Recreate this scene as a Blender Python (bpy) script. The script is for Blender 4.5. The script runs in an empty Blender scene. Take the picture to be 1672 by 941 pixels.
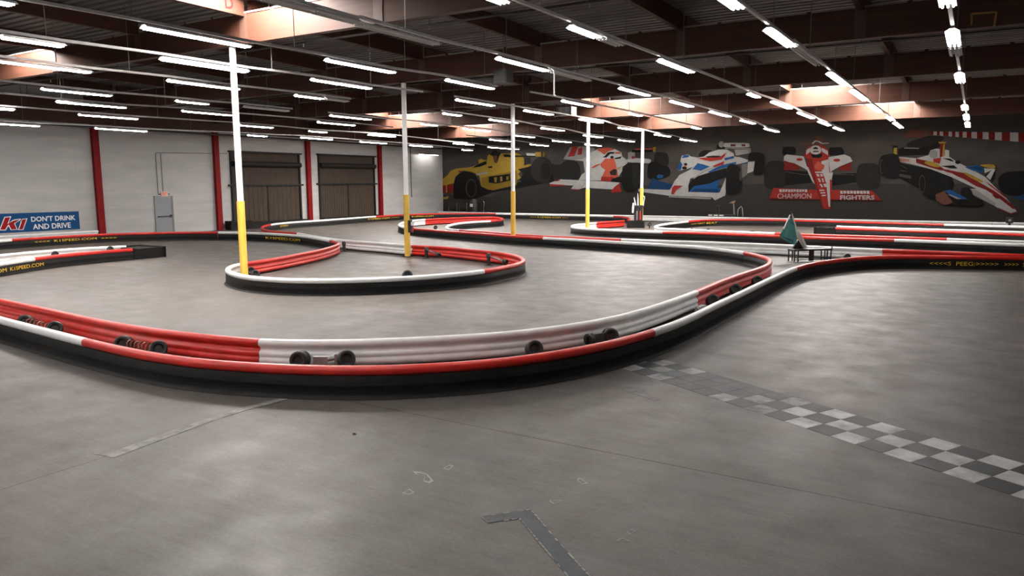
import bpy, bmesh, math, random
from mathutils import Vector, Matrix

random.seed(7)
S = bpy.context.scene
COL = S.collection
PI = math.pi

# ------------------------------------------------------------------ camera
IW, IH = 1672.0, 941.0
FPX, CX, CY, CAMH = 1226.0, 836.0, 470.5, 2.8
PITCH, ROLL, YAW = math.radians(7.90), math.radians(-0.25), math.radians(31.55)
def _rx(a): return Matrix(((1,0,0),(0,math.cos(a),-math.sin(a)),(0,math.sin(a),math.cos(a))))
def _rz(a): return Matrix(((math.cos(a),-math.sin(a),0),(math.sin(a),math.cos(a),0),(0,0,1)))
W2C = _rz(ROLL) @ _rx(PITCH) @ Matrix(((1,0,0),(0,0,-1),(0,1,0))) @ _rz(-YAW)
C2W = W2C.transposed()
EYE = Vector((0, 0, CAMH))
cam = bpy.data.cameras.new('camera')
cam.sensor_width = 36.0
cam.lens = FPX / IW * 36.0
cam.clip_end = 400
cam_o = bpy.data.objects.new('camera', cam)
COL.objects.link(cam_o)
cam_o.matrix_world = Matrix.Translation(EYE) @ (C2W @ Matrix(((1,0,0),(0,-1,0),(0,0,-1)))).to_4x4()
S.camera = cam_o

def ray(x, y): return C2W @ Vector(((x-CX)/FPX, (y-CY)/FPX, 1.0))
def at_z(x, y, z):
    d = ray(x, y); return EYE + d*((z-CAMH)/d.z)
def at_x(x, y, X):
    d = ray(x, y); return EYE + d*(X/d.x)
def at_y(x, y, Y):
    d = ray(x, y); return EYE + d*(Y/d.y)

XL, XR, YM, YF = -40.3, 14.0, 54.0, -9.0      # room planes

# ------------------------------------------------------------------ materials
def mat(name, col, rough=0.5, metal=0.0, var=0.0, scale=6.0, spec=0.5, emit=None, estr=0.0, bump=0.0, bscale=40.0, stretch=(1,1,1), col2=None, detail=6):
    m = bpy.data.materials.new(name); m.use_nodes = True
    nt = m.node_tree; b = nt.nodes['Principled BSDF']
    b.inputs['Base Color'].default_value = (*col, 1)
    b.inputs['Roughness'].default_value = rough
    b.inputs['Metallic'].default_value = metal
    b.inputs['Specular IOR Level'].default_value = spec
    tc = nt.nodes.new('ShaderNodeTexCoord'); mp = nt.nodes.new('ShaderNodeMapping')
    mp.inputs['Scale'].default_value = stretch
    nt.links.new(tc.outputs['Object'], mp.inputs['Vector'])
    if var > 0 or col2:
        n = nt.nodes.new('ShaderNodeTexNoise'); n.inputs['Scale'].default_value = scale; n.inputs['Detail'].default_value = detail
        n.inputs['Roughness'].default_value = 0.6
        r = nt.nodes.new('ShaderNodeValToRGB')
        c2 = col2 if col2 else tuple(max(0, c*(1-var)) for c in col)
        r.color_ramp.elements[0].position = 0.33; r.color_ramp.elements[1].position = 0.62
        r.color_ramp.elements[0].color = (*c2, 1); r.color_ramp.elements[1].color = (*col, 1)
        nt.links.new(mp.outputs['Vector'], n.inputs['Vector'])
        nt.links.new(n.outputs['Fac'], r.inputs['Fac']); nt.links.new(r.outputs['Color'], b.inputs['Base Color'])
    if bump > 0:
        n2 = nt.nodes.new('ShaderNodeTexNoise'); n2.inputs['Scale'].default_value = bscale; n2.inputs['Detail'].default_value = 4
        bp = nt.nodes.new('ShaderNodeBump'); bp.inputs['Strength'].default_value = bump; bp.inputs['Distance'].default_value = 0.02
        nt.links.new(mp.outputs['Vector'], n2.inputs['Vector'])
        nt.links.new(n2.outputs['Fac'], bp.inputs['Height']); nt.links.new(bp.outputs['Normal'], b.inputs['Normal'])
    if emit:
        b.inputs['Emission Color'].default_value = (*emit, 1); b.inputs['Emission Strength'].default_value = estr
    return m

M = {}
M['red'] = mat('red_plastic', (0.56, 0.020, 0.013), 0.36, var=0.25, scale=5, bump=0.05, bscale=25)
M['white'] = mat('white_plastic', (0.86, 0.85, 0.835), 0.4, col2=(0.76, 0.745, 0.725), scale=3.5, bump=0.04, bscale=25)
M['rubber'] = mat('black_rubber', (0.0065, 0.006, 0.0055), 0.6, spec=0.16, col2=(0.013, 0.012, 0.011), scale=2.2, stretch=(1, 1, 5), bump=0.25, bscale=9)
M['rubber_b'] = mat('roller_rubber', (0.014, 0.014, 0.014), 0.5, var=0.3, scale=20)
M['steel'] = mat('worn_steel', (0.42, 0.42, 0.42), 0.38, metal=0.8, var=0.3, scale=14)
M['chrome'] = mat('bright_metal', (0.7, 0.7, 0.7), 0.22, metal=1.0)
M['black'] = mat('black_paint', (0.012, 0.012, 0.012), 0.5, var=0.3, scale=12)
M['yellow'] = mat('yellow_paint', (0.82, 0.52, 0.085), 0.4, var=0.12, scale=4)
M['yel_text'] = mat('yellow_lettering', (0.85, 0.53, 0.03), 0.5, var=0.15, scale=30)
M['polewhite'] = mat('white_gloss_paint', (0.86, 0.85, 0.84), 0.35, var=0.06, scale=5)
M['wall_w'] = mat('white_painted_panel', (0.45, 0.437, 0.42), 0.75, col2=(0.385, 0.373, 0.355), scale=1.2, stretch=(1, 0.35, 2.2), bump=0.08, bscale=30)
M['wall_d'] = mat('dark_painted_panel', (0.052, 0.045, 0.039), 0.75, spec=0.12, col2=(0.036, 0.031, 0.027), scale=0.5, stretch=(1, 1, 2.5))
M['wall_g'] = mat('pale_panel', (0.52, 0.51, 0.50), 0.8, var=0.1, scale=2)
M['redcol'] = mat('red_column_paint', (0.19, 0.004, 0.005), 0.55, spec=0.15, var=0.2, scale=3)
M['deck'] = mat('galvanised_deck', (0.135, 0.127, 0.120), 0.6, metal=0.0, col2=(0.085, 0.08, 0.076), scale=0.8, stretch=(0.4, 4, 1))
M['glulam'] = mat('brown_glulam', (0.060, 0.022, 0.012), 0.6, spec=0.3, col2=(0.040, 0.0145, 0.008), scale=1.4, stretch=(0.25, 3, 7))
M['nailer'] = mat('pale_ledger', (0.24, 0.225, 0.21), 0.6, var=0.3, scale=3)
M['housing'] = mat('white_reflector', (0.72, 0.71, 0.70), 0.4)
M['railmetal'] = mat('grey_channel', (0.46, 0.45, 0.44), 0.45, metal=0.2, var=0.2, scale=5)
M['tube'] = mat('lit_tube', (0.9, 0.9, 0.9), 0.4, emit=(1.0, 0.985, 0.965), estr=50)
M['tube_off'] = mat('unlit_tube', (0.62, 0.61, 0.60), 0.35)
M['sky'] = mat('skylight_pane', (0.9, 0.9, 0.9), 0.5, emit=(1.0, 0.96, 0.92), estr=120)
M['curb'] = mat('skylight_curb', (0.55, 0.40, 0.32), 0.6, var=0.15, scale=3)
M['pipe'] = mat('black_pipe', (0.02, 0.019, 0.018), 0.5)
M['rod'] = mat('hanger_rod', (0.12, 0.115, 0.11), 0.5, metal=0.4)
M['door_b'] = mat('brown_door_curtain', (0.050, 0.036, 0.026), 0.75, spec=0.2, col2=(0.036, 0.025, 0.018), scale=2.5, stretch=(1, 3, 0.6))
M['door_f'] = mat('dark_door_frame', (0.007, 0.0065, 0.006), 0.55, spec=0.25)
M['door_g'] = mat('grey_steel_door', (0.23, 0.24, 0.25), 0.45, var=0.1, scale=4)
M['sign_b'] = mat('blue_sign', (0.004, 0.056, 0.165), 0.5, spec=0.15, var=0.1, scale=6)
M['sign_r'] = mat('sign_red', (0.26, 0.004, 0.006), 0.5, spec=0.15)
M['silver'] = mat('silver_cloth', (0.50, 0.49, 0.48), 0.45, var=0.25, scale=20)
M['sign_w'] = mat('sign_white', (0.78, 0.76, 0.74), 0.5)
M['exit'] = mat('exit_sign_face', (0.75, 0.62, 0.50), 0.5)
M['exit_r'] = mat('exit_sign_letters', (0.65, 0.03, 0.02), 0.5, emit=(1, 0.06, 0.03), estr=0.1)
M['green'] = mat('green_cloth', (0.055, 0.21, 0.195), 0.8, var=0.15, scale=12, bump=0.3, bscale=12)
M['navy'] = mat('navy_print', (0.006, 0.018, 0.08), 0.7)
M['tape'] = mat('grey_tape', (0.060, 0.065, 0.070), 0.55, spec=0.2, col2=(0.032, 0.035, 0.038), scale=3.5)
M['tapew'] = mat('tape_residue', (0.28, 0.272, 0.26), 0.7, var=0.3, scale=9)
M['faint'] = mat('faint_line_paint', (0.21, 0.195, 0.18), 0.7, col2=(0.095, 0.084, 0.076), scale=7)
M['chk_k'] = mat('checker_black', (0.012, 0.012, 0.0125), 0.5, spec=0.3, col2=(0.026, 0.026, 0.027), scale=4)
M['chk_w'] = mat('checker_white', (0.50, 0.49, 0.478), 0.55, col2=(0.19, 0.187, 0.183), scale=3.2, detail=8)
M['chk_g'] = mat('checker_worn_dark', (0.040, 0.043, 0.046), 0.55, spec=0.2, col2=(0.070, 0.072, 0.074), scale=3)
M['chk_l'] = mat('checker_worn_pale', (0.27, 0.265, 0.258), 0.6, spec=0.2, col2=(0.060, 0.062, 0.063), scale=3.4, detail=8)
# paint of the murals
for k, c in dict(y=(0.42, 0.27, 0.035), yd=(0.27, 0.165, 0.02), k=(0.010, 0.009, 0.008), k2=(0.022, 0.020, 0.018), hub=(0.075, 0.066, 0.058), w=(0.56, 0.54, 0.515), wg=(0.36, 0.34, 0.32),
                 r=(0.38, 0.030, 0.022), rd=(0.22, 0.016, 0.013), o=(0.55, 0.10, 0.055), b=(0.014, 0.095, 0.27), bd=(0.008, 0.045, 0.125), br=(0.16, 0.062, 0.04), g=(0.20, 0.185, 0.17), road=(0.050, 0.044, 0.039)).items():
    c = tuple(v*0.6 for v in c); M['m_'+k] = mat('mural_paint_'+{'y':'yellow','yd':'ochre','k':'black','k2':'charcoal','hub':'grey','w':'white','wg':'pale_grey','r':'red','rd':'dark_red','o':'orange','b':'blue','bd':'navy','br':'brown','g':'mid_grey','road':'asphalt'}[k], c, 0.7, spec=0.12, var=0.14, scale=2.5)

# floor: polished concrete with slab joints, mottling and tyre scuffs
def floor_mat():
    m = bpy.data.materials.new('polished_concrete'); m.use_nodes = True
    nt = m.node_tree; N = nt.nodes; L = nt.links; b = N['Principled BSDF']
    tc = N.new('ShaderNodeTexCoord')
    def noise(scale, detail, st=(1,1,1), rough=0.6, rot=0.0):
        mp = N.new('ShaderNodeMapping'); mp.inputs['Scale'].default_value = st; mp.inputs['Rotation'].default_value = (0, 0, rot)
        L.new(tc.outputs['Object'], mp.inputs['Vector'])
        n = N.new('ShaderNodeTexNoise'); n.inputs['Scale'].default_value = scale; n.inputs['Detail'].default_value = detail; n.inputs['Roughness'].default_value = rough
        L.new(mp.outputs['Vector'], n.inputs['Vector']); return n
    def ramp(src, p0, c0, p1, c1):
        r = N.new('ShaderNodeValToRGB'); e = r.color_ramp.elements
        e[0].position = p0; e[0].color = (*c0, 1); e[1].position = p1; e[1].color = (*c1, 1)
        L.new(src, r.inputs['Fac']); return r
    def mul(a, bb, f=1.0):
        x = N.new('ShaderNodeMix'); x.data_type = 'RGBA'; x.blend_type = 'MULTIPLY'; x.inputs['Factor'].default_value = f
        L.new(a, x.inputs['A']); L.new(bb, x.inputs['B']); return x.outputs['Result']
    base = ramp(noise(0.45, 8).outputs['Fac'], 0.30, (0.088, 0.0765, 0.068), 0.70, (0.116, 0.1015, 0.091)).outputs['Color']
    streak = ramp(noise(1.1, 7, (0.28, 2.2, 1), 0.65, 0.5).outputs['Fac'], 0.34, (0.90, 0.895, 0.89), 0.60, (1, 1, 1)).outputs['Color']
    grain = ramp(noise(26, 9, (1, 1, 1), 0.75).outputs['Fac'], 0.32, (0.76, 0.755, 0.75), 0.66, (1.10, 1.10, 1.10)).outputs['Color']
    blot = ramp(noise(2.6, 10, (1, 1, 1), 0.72).outputs['Fac'], 0.30, (0.80, 0.79, 0.78), 0.52, (1, 1, 1)).outputs['Color']
    fine = ramp(noise(5.0, 8, (0.22, 2.4, 1), 0.7, 0.12).outputs['Fac'], 0.34, (0.87, 0.865, 0.86), 0.62, (1.04, 1.04, 1.04)).outputs['Color']
    spk = ramp(noise(70, 3).outputs['Fac'], 0.27, (0.45, 0.44, 0.43), 0.33, (1, 1, 1)).outputs['Color']
    c = mul(mul(mul(mul(mul(base, streak), grain), blot), fine), spk)
    sep = N.new('ShaderNodeSeparateXYZ'); L.new(tc.outputs['Object'], sep.inputs['Vector'])
    def joint(sock, off, period, w):
        a = N.new('ShaderNodeMath'); a.operation = 'ADD'; L.new(sock, a.inputs[0]); a.inputs[1].default_value = -off + period*100.5
        d = N.new('ShaderNodeMath'); d.operation = 'MODULO'; L.new(a.outputs[0], d.inputs[0]); d.inputs[1].default_value = period
        s = N.new('ShaderNodeMath'); s.operation = 'SUBTRACT'; L.new(d.outputs[0], s.inputs[0]); s.inputs[1].default_value = period*0.5
        ab = N.new('ShaderNodeMath'); ab.operation = 'ABSOLUTE'; L.new(s.outputs[0], ab.inputs[0])
        lt = N.new('ShaderNodeMath'); lt.operation = 'LESS_THAN'; L.new(ab.outputs[0], lt.inputs[0]); lt.inputs[1].default_value = w
        return lt.outputs[0]
    j1 = joint(sep.outputs['Y'], 6.98, 7.75, 0.011); j2 = joint(sep.outputs['X'], -7.55, 22.86, 0.008)
    mx = N.new('ShaderNodeMath'); mx.operation = 'MAXIMUM'; L.new(j1, mx.inputs[0]); L.new(j2, mx.inputs[1])
    mm = N.new('ShaderNodeMath'); mm.operation = 'MULTIPLY'; L.new(mx.outputs[0], mm.inputs[0]); mm.inputs[1].default_value = 0.9
    jm = N.new('ShaderNodeMix'); jm.data_type = 'RGBA'; L.new(mm.outputs[0], jm.inputs['Factor']); L.new(c, jm.inputs['A']); jm.inputs['B'].default_value = (0.022, 0.019, 0.017, 1)
    L.new(jm.outputs['Result'], b.inputs['Base Color'])
    rr = ramp(noise(1.6, 6).outputs['Fac'], 0.3, (0.40,)*3, 0.7, (0.58,)*3)
    L.new(rr.outputs['Color'], b.inputs['Roughness'])
    b.inputs['Specular IOR Level'].default_value = 0.22
    bp = N.new('ShaderNodeBump'); bp.inputs['Strength'].default_value = 0.05; bp.inputs['Distance'].default_value = 0.01
    L.new(noise(30, 4).outputs['Fac'], bp.inputs['Height']); L.new(bp.outputs['Normal'], b.inputs['Normal'])
    return m
M['floor'] = floor_mat()

# ------------------------------------------------------------------ mesh helpers
class MB:
    def __init__(s): s.v = []; s.f = []; s.mi = []
    def add(s, vs, fs, mi=0):
        b = len(s.v); s.v += [Vector(v) for v in vs]; s.f += [tuple(b+i for i in f) for f in fs]; s.mi += [mi]*len(fs); return s
    def box(s, lo, hi, mi=0):
        x0,y0,z0 = lo; x1,y1,z1 = hi
        return s.add([(x0,y0,z0),(x1,y0,z0),(x1,y1,z0),(x0,y1,z0),(x0,y0,z1),(x1,y0,z1),(x1,y1,z1),(x0,y1,z1)],
                     [(0,3,2,1),(4,5,6,7),(0,1,5,4),(1,2,6,5),(2,3,7,6),(3,0,4,7)], mi)
    def obox(s, c, ax, ay, az, mi=0):
        c, ax, ay, az = map(Vector, (c, ax, ay, az))
        vs = [c+sx*ax+sy*ay+sz*az for sz in (-1,1) for sx,sy in ((-1,-1),(1,-1),(1,1),(-1,1))]
        return s.add(vs, [(0,3,2,1),(4,5,6,7),(0,1,5,4),(1,2,6,5),(2,3,7,6),(3,0,4,7)], mi)
    def tube(s, pts, r, n=10, caps=True, mi=0):
        pts = [Vector(p) for p in pts]
        rs = r if isinstance(r, (list, tuple)) else [r]*len(pts)
        rings = []; up = None
        for i, p in enumerate(pts):
            t = (pts[min(i+1, len(pts)-1)] - pts[max(i-1, 0)]).normalized()
            if up is None or abs(up.dot(t)) > 0.98: up = Vector((0,0,1)) if abs(t.z) < 0.9 else Vector((1,0,0))
            a = t.cross(up).normalized(); up = a.cross(t).normalized()
            rings.append([p + (a*math.cos(2*PI*k/n) + up*math.sin(2*PI*k/n))*rs[i] for k in range(n)])
        vs = [v for rg in rings for v in rg]; fs = []
        for i in range(len(pts)-1):
            for k in range(n):
                k2 = (k+1) % n; fs.append((i*n+k, i*n+k2, (i+1)*n+k2, (i+1)*n+k))
        if caps: fs += [tuple(reversed(range(n))), tuple(range((len(pts)-1)*n, len(pts)*n))]
        return s.add(vs, fs, mi)
    def lathe(s, base, axis, prof, n=20, mi=0):
        """prof: (distance along axis, radius) closed or open; revolved round AXIS from BASE"""
        base, axis = Vector(base), Vector(axis).normalized()
        a = axis.orthogonal().normalized(); b = axis.cross(a)
        vs = [base + axis*h + (a*math.cos(2*PI*k/n)+b*math.sin(2*PI*k/n))*max(r, 1e-4) for h, r in prof for k in range(n)]
        fs = []
        for i in range(len(prof)-1):
            for k in range(n):
                k2 = (k+1) % n; fs.append((i*n+k, i*n+k2, (i+1)*n+k2, (i+1)*n+k))
        return s.add(vs, fs, mi)
    def prism(s, poly, d, mi=0):
        """flat polygon (3-D points) given thickness along vector d"""
        n = len(poly); d = Vector(d); vs = [Vector(p) for p in poly] + [Vector(p)+d for p in poly]
        return s.add(vs, [tuple(range(n)), tuple(reversed(range(n, 2*n)))] + [(i, i+n, (i+1) % n + n, (i+1) % n) for i in range(n)], mi)
    def sweep(s, P, Nn, prof, caps=True, mi=0):
        """closed profile (u along normal, z) swept along points P with normals Nn"""
        n = len(prof); vs = [p + nn*u + Vector((0,0,z)) for p, nn in zip(P, Nn) for u, z in prof]; fs = []
        for i in range(len(P)-1):
            for k in range(n):
                k2 = (k+1) % n; fs.append((i*n+k, i*n+k2, (i+1)*n+k2, (i+1)*n+k))
        if caps: fs += [tuple(range(n)), tuple(reversed(range((len(P)-1)*n, len(P)*n)))]
        return s.add(vs, fs, mi)

def obj(name, mb, mats, parent=None, smooth=False, recalc=True, angle=38):
    me = bpy.data.meshes.new(name)
    off = Vector((0,0,0))
    if parent is not None:
        r = parent
        while r.parent is not None: r = r.parent
        off = r.location.copy()
    me.from_pydata([tuple(v-off) for v in mb.v], [], mb.f)
    if not isinstance(mats, (list, tuple)): mats = [mats]
    for m in mats: me.materials.append(M[m] if isinstance(m, str) else m)
    if len(mats) > 1: me.polygons.foreach_set('material_index', mb.mi)
    if recalc:
        bm = bmesh.new(); bm.from_mesh(me); bmesh.ops.recalc_face_normals(bm, faces=bm.faces); bm.to_mesh(me); bm.free()
    if smooth:
        me.polygons.foreach_set('use_smooth', [True]*len(me.polygons)); me.set_sharp_from_angle(angle=math.radians(angle))
    me.update()
    o = bpy.data.objects.new(name, me); COL.objects.link(o)
    if parent is not None: o.parent = parent
    return o
def tag(o, label, cat, group=None):
    o['label'] = label; o['category'] = cat
    if group: o['group'] = group
    return o
def thing(name, label, cat, loc, group=None):
    o = bpy.data.objects.new(name, None); COL.objects.link(o); o.location = loc
    o.empty_display_size = 0.2
    return tag(o, label, cat, group)
def struct(name, mb, mats, parent=None, **k):
    o = obj(name, mb, mats, parent, **k)
    if parent is None: o['kind'] = 'structure'
    return o

_tc = {}
def text_mesh(s, bold=0.0, shear=0.0):
    if 'M' in s: bold = 0.0
    key = (s, bold, shear)
    if key in _tc: return _tc[key]
    cu = bpy.data.curves.new('t', 'FONT'); cu.body = s; cu.size = 1.0; cu.resolution_u = 3; cu.offset = bold; cu.shear = shear
    o = bpy.data.objects.new('t', cu); COL.objects.link(o)
    dg = bpy.context.evaluated_depsgraph_get(); dg.update()
    me = bpy.data.meshes.new_from_object(o.evaluated_get(dg))
    vs = [Vector((v.co.x, v.co.y)) for v in me.vertices]; fs = [tuple(p.vertices) for p in me.polygons]
    bpy.data.objects.remove(o); bpy.data.curves.remove(cu); bpy.data.meshes.remove(me)
    x0 = min(v.x for v in vs); x1 = max(v.x for v in vs); y0 = min(v.y for v in vs); y1 = max(v.y for v in vs)
    vs = [((v.x-x0)/(x1-x0), (v.y-y0)/(y1-y0)) for v in vs]
    _tc[key] = (vs, fs); return _tc[key]
def text_on(mb, s, fn, bold=0.012, shear=0.0, mi=0):
    """fn maps (0..1, 0..1) to a 3-D point"""
    vs, fs = text_mesh(s, bold, shear); mb.add([fn(u, v) for u, v in vs], fs, mi); return mb

# ------------------------------------------------------------------ roof heights
GY = [6.9, 14.8, 22.8, 30.5, 38.1, 45.7]
GZ = [6.82, 6.74, 6.62, 6.50, 6.35, 6.16]      # underside of each girder
def zg(y):
    if y <= GY[0]: return GZ[0]
    for i in range(len(GY)-1):
        if y <= GY[i+1]:
            t = (y-GY[i])/(GY[i+1]-GY[i]); return GZ[i]*(1-t)+GZ[i+1]*t
    return GZ[-1] - (y-GY[-1])*0.022
def zdeck(y): return zg(y) + 1.22

# ------------------------------------------------------------------ room shell
fl = MB().box((XL-0.3, YF-0.3, -0.2), (XR+0.3, YM+0.3, 0.0)); struct('floor', fl, 'floor')
struct('wall_left', MB().box((XL-0.3, YF-0.3, 0), (XL, YM+0.3, 8.4)), 'wall_w')
# tilt-up panel seams on the white wall are shallow proud ribs of the panels
seam = MB()
for z in (1.25, 2.3, 3.3, 4.25, 5.1): seam.box((XL, YF, z), (XL+0.004, YM, z+0.012))
for y in (8.0, 15.3, 22.0, 48.2): seam.box((XL, y, 0), (XL+0.004, y+0.014, 7.2))
struct('trim_1', seam, mat('panel_seam', (0.40, 0.385, 0.365), 0.8))
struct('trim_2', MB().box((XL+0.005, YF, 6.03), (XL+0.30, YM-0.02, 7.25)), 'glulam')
struct('wall_back', MB().box((XL, YM, 0), (XR+0.3, YM+0.3, 8.4)), 'wall_d')
struct('wall_right', MB().box((XR, YF, 0), (XR+0.3, YM, 8.4)), 'wall_g')
struct('wall_front', MB().box((XL, YF-0.3, 0), (XR, YF, 8.4)), 'wall_g')
SKYS = ((-17.6, -15.2, 12.3, 14.5, 'glowing skylight next to the beam marked with a red letter D'),
          (-30.05, -27.92, 12.3, 14.5, 'glowing skylight nearest the white wall, on the same girder as the lettered one'),
          (-17.4, -15.0, 35.6, 37.8, 'bright skylight over the white posts, one bay short of the mural wall'),
          (-17.4, -15.0, 43.2, 45.4, 'bright skylight over the white posts, in the last bay before the mural wall'),
          (-7.68, -5.35, 35.6, 37.8, 'large bright skylight before the red painted car, one bay short of the wall'),
          (-5.58, -3.22, 43.2, 45.4, 'bright skylight in the last bay, crossed by a light rail'),
          (-32.45, -30.05, 35.6, 37.8, 'small far skylight behind the second yellow-footed post'),
          (-32.45, -30.05, 43.2, 45.4, 'small far skylight above the yellow painted car'))
# corrugated roof deck: ribs run across the hall
dk = MB(); ys = YF; prof = []
while ys < YM:
    for dy, dz in ((0, 0), (0.20, 0), (0.235, 0.07), (0.315, 0.07)): prof.append((ys+dy, dz))
    ys += 0.35
prof = [(min(y, YM), z) for y, z in prof] + [(YM, 0)]
for (ya, za), (yb, zb) in zip(prof, prof[1:]):
    if yb-ya < 1e-6 and abs(za-zb) < 1e-6: continue
    cuts = sorted((q[0]-0.03, q[1]+0.03) for q in SKYS if yb > q[2]-0.03 and ya < q[3]+0.03)
    x = XL
    for c0, c1 in cuts+[(XR, XR)]:
        if c0 > x: dk.add([(x, ya, zdeck(ya)+za), (c0, ya, zdeck(ya)+za), (c0, yb, zdeck(yb)+zb), (x, yb, zdeck(yb)+zb)], [(0, 1, 2, 3)])
        x = c1
dk.add([(XL, YF, 8.6), (XR, YF, 8.6), (XR, YM, 8.6), (XL, YM, 8.6)], [(0, 1, 2, 3)])
struct('ceiling', dk, 'deck', recalc=False)
# girders across the hall with their pale ledger strip, purlins along it
for y, z in zip(GY, GZ):
    g = struct('roof_beam', MB().box((XL+0.02, y-0.11, z), (XR-0.02, y+0.11, z+0.85)), 'glulam')
    mb = MB(); x = XL+0.2
    while x < XR-1.2:
        mb.box((x, y-0.135, z+0.80), (x+1.12, y-0.112, z+0.845)); x += 1.2375
    obj('ledger', mb, 'nailer', g)
    mb = MB()
    for k in range(11):
        xx = 2.0-4.95*k+0.35
        if XL+0.4 < xx < XR: mb.box((xx-0.5, y-0.125, z+0.02), (xx-0.2, y-0.112, z+0.80))
    obj('hanger_plate', mb, mat('dark_plate', (0.06, 0.028, 0.018), 0.55), g)
ends = [YF] + GY + [YM]
for k in range(-2, 9):
    x = 2.0-4.95*k
    if not XL+0.3 < x < XR: continue
    mb = MB()
    for a, b in zip(ends[:-1], ends[1:]):
        ya, yb = a+0.12, b-0.12
        za, zb = zdeck(ya)-0.50, zdeck(yb)-0.50
        mb.add([(x-0.075, ya, za), (x+0.075, ya, za), (x+0.075, yb, zb), (x-0.075, yb, zb),
                (x-0.075, ya, za+0.49), (x+0.075, ya, za+0.49), (x+0.075, yb, zb+0.49), (x-0.075, yb, zb+0.49)],
               [(0,3,2,1),(4,5,6,7),(0,1,5,4),(1,2,6,5),(2,3,7,6),(3,0,4,7)])
    p = struct('purlin_beam', mb, 'glulam')
    if abs(x+17.8) < 0.3:
        lm = MB(); text_on(lm, 'D', lambda u, v: Vector((x+0.079, 14.05+0.26*u, zdeck(14.2)-0.40+0.30*v)))
        obj('lettering', lm, 'sign_r', p)['label'] = 'dark red letter D'

# ------------------------------------------------------------------ skylights
SKYBOX = []
def skylight(x0, x1, y0, y1, label):
    z = zdeck((y0+y1)/2); SKYBOX.append((x0, x1, y0, y1))
    t = thing('skylight', label, 'skylight', ((x0+x1)/2, (y0+y1)/2, z), 'roof skylights')
    mb = MB(); w = 0.04; zb, zt = z-0.05, z+0.34
    for a in (((x0, y0, zb), (x1, y0+w, zt)), ((x0, y1-w, zb), (x1, y1, zt)), ((x0, y0+w, zb), (x0+w, y1-w, zt)), ((x1-w, y0+w, zb), (x1, y1-w, zt))): mb.box(*a)
    f = 0.10
    for a in (((x0-f, y0-f, zb-0.02), (x1+f, y0, zb)), ((x0-f, y1, zb-0.02), (x1+f, y1+f, zb)), ((x0-f, y0, zb-0.02), (x0, y1, zb)), ((x1, y0, zb-0.02), (x1+f, y1, zb))): mb.box(*a)
    obj('curb', mb, 'curb', t)
    obj('pane', MB().box((x0+w, y0+w, z+0.27), (x1-w, y1-w, z+0.31)), 'sky', t)
    ym = (y0+y1)/2; obj('glazing_bar', MB().box((x0+w, ym-0.02, z+0.22), (x1-w, ym+0.02, z+0.268)), 'curb', t)
for a in SKYS: skylight(*a)

# ------------------------------------------------------------------ light rows
ROWX = {'m3': -0.65, 'm2': -3.95, 'm1': -7.35, 'o': -10.7, 'a': -14.1, 'b': -17.2, 'c': -20.8, 'd': -24.6, 'e': -28.2, 'f': -31.9, 'g': -35.3}
ORD = ['first', 'second', 'third', 'fourth', 'fifth', 'sixth', 'seventh', 'eighth', 'ninth', 'tenth', 'eleventh']
ROWS = {
 'm3': [(1543,-15,1547,19,1),(1553,54,1557,78,1),(1557,79,1560,96,0),(1566,123,1568,137,1),(1575,174,1576,181,1),(1577,189,1578,197,1),(1579,201,1580,209,1)],
 'm2': [(1177,-3,1206,18,1),(1255,54,1292,77,1),(1295,79,1338,108,0),(1355,123,1381,141,1),(1392,151,1413,165,1),(1421,173,1436,184,1),(1450,192,1457,199,1),(1461,201,1472,211,1)],
 'm1': [(780,-8,825,9,1),(928,47,981,65,1),(983,66,1012,78,0),(1075,101,1132,121,1),(1221,155,1240,161,1),(1262,168,1290,179,1),(1305,185,1327,195,1),(1338,199,1354,207,1),(1363,209,1376,215,1)],
 'o': [(430,0,583,42,0),(587,45,714,75,0),(811,97,895,119,1),(897,119,962,134,0),(1012,145,1060,159,1),(1094,167,1132,176,1),(1161,184,1191,192,1),(1210,197,1232,204,1),(1250,212,1270,216,1)],
 'a': [(-60,-3,16,11,1),(236,50,406,78,1),(533,101,644,121,1),(729,133,806,147,1),(918,166,967,176,1),(1029,187,1047,191,1),(1129,209,1145,212,1)],
 'b': [(4,64,103,79,1),(265,100,402,119,1),(509,133,606,146,1),(745,164,807,175,1),(858,182,901,189,1),(945,195,985,203,1),(1012,209,1046,216,1),(1069,220,1096,225,1),(1113,229,1137,232,1)],
 'c': [(-14,100,147,122,1),(276,134,389,148,1),(482,158,528,163,1),(530,163,567,168,0),(724,186,753,191,1),(799,196,845,203,1),(883,209,922,216,1),(953,221,984,227,1),(1009,229,1036,233,1)],
 'd': [(70,147,181,159,1),(289,166,340,173,1),(400,177,470,183,0),(539,190,606,197,1),(687,203,714,207,1),(758,210,802,217,1),(840,221,876,227,1),(907,230,937,235,1),(962,237,986,240,1)],
 'e': [(94,168,205,178,1),(299,183,379,190,1),(519,201,579,206,1),(800,227,834,234,1),(866,236,895,240,1)],
 'f': [(-40,176,25,182,1),(129,189,225,196,1),(393,205,445,211,1),(504,215,534,218,1),(607,221,656,226,1),(768,236,802,241,1),(831,243,883,248,1)],
 'g': [(-20,202,64,208,1),(157,211,239,216,1),(405,222,436,224,1),(492,226,542,229,1),(588,232,631,236,1),(669,237,706,242,1),(754,245,772,247,1)],
}
GAPS = {'b': [(690, 742)], 'c': [(572, 720)], 'd': [(476, 535)], 'a': [(812, 866)], 'e': [(640, 760)]}
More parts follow.
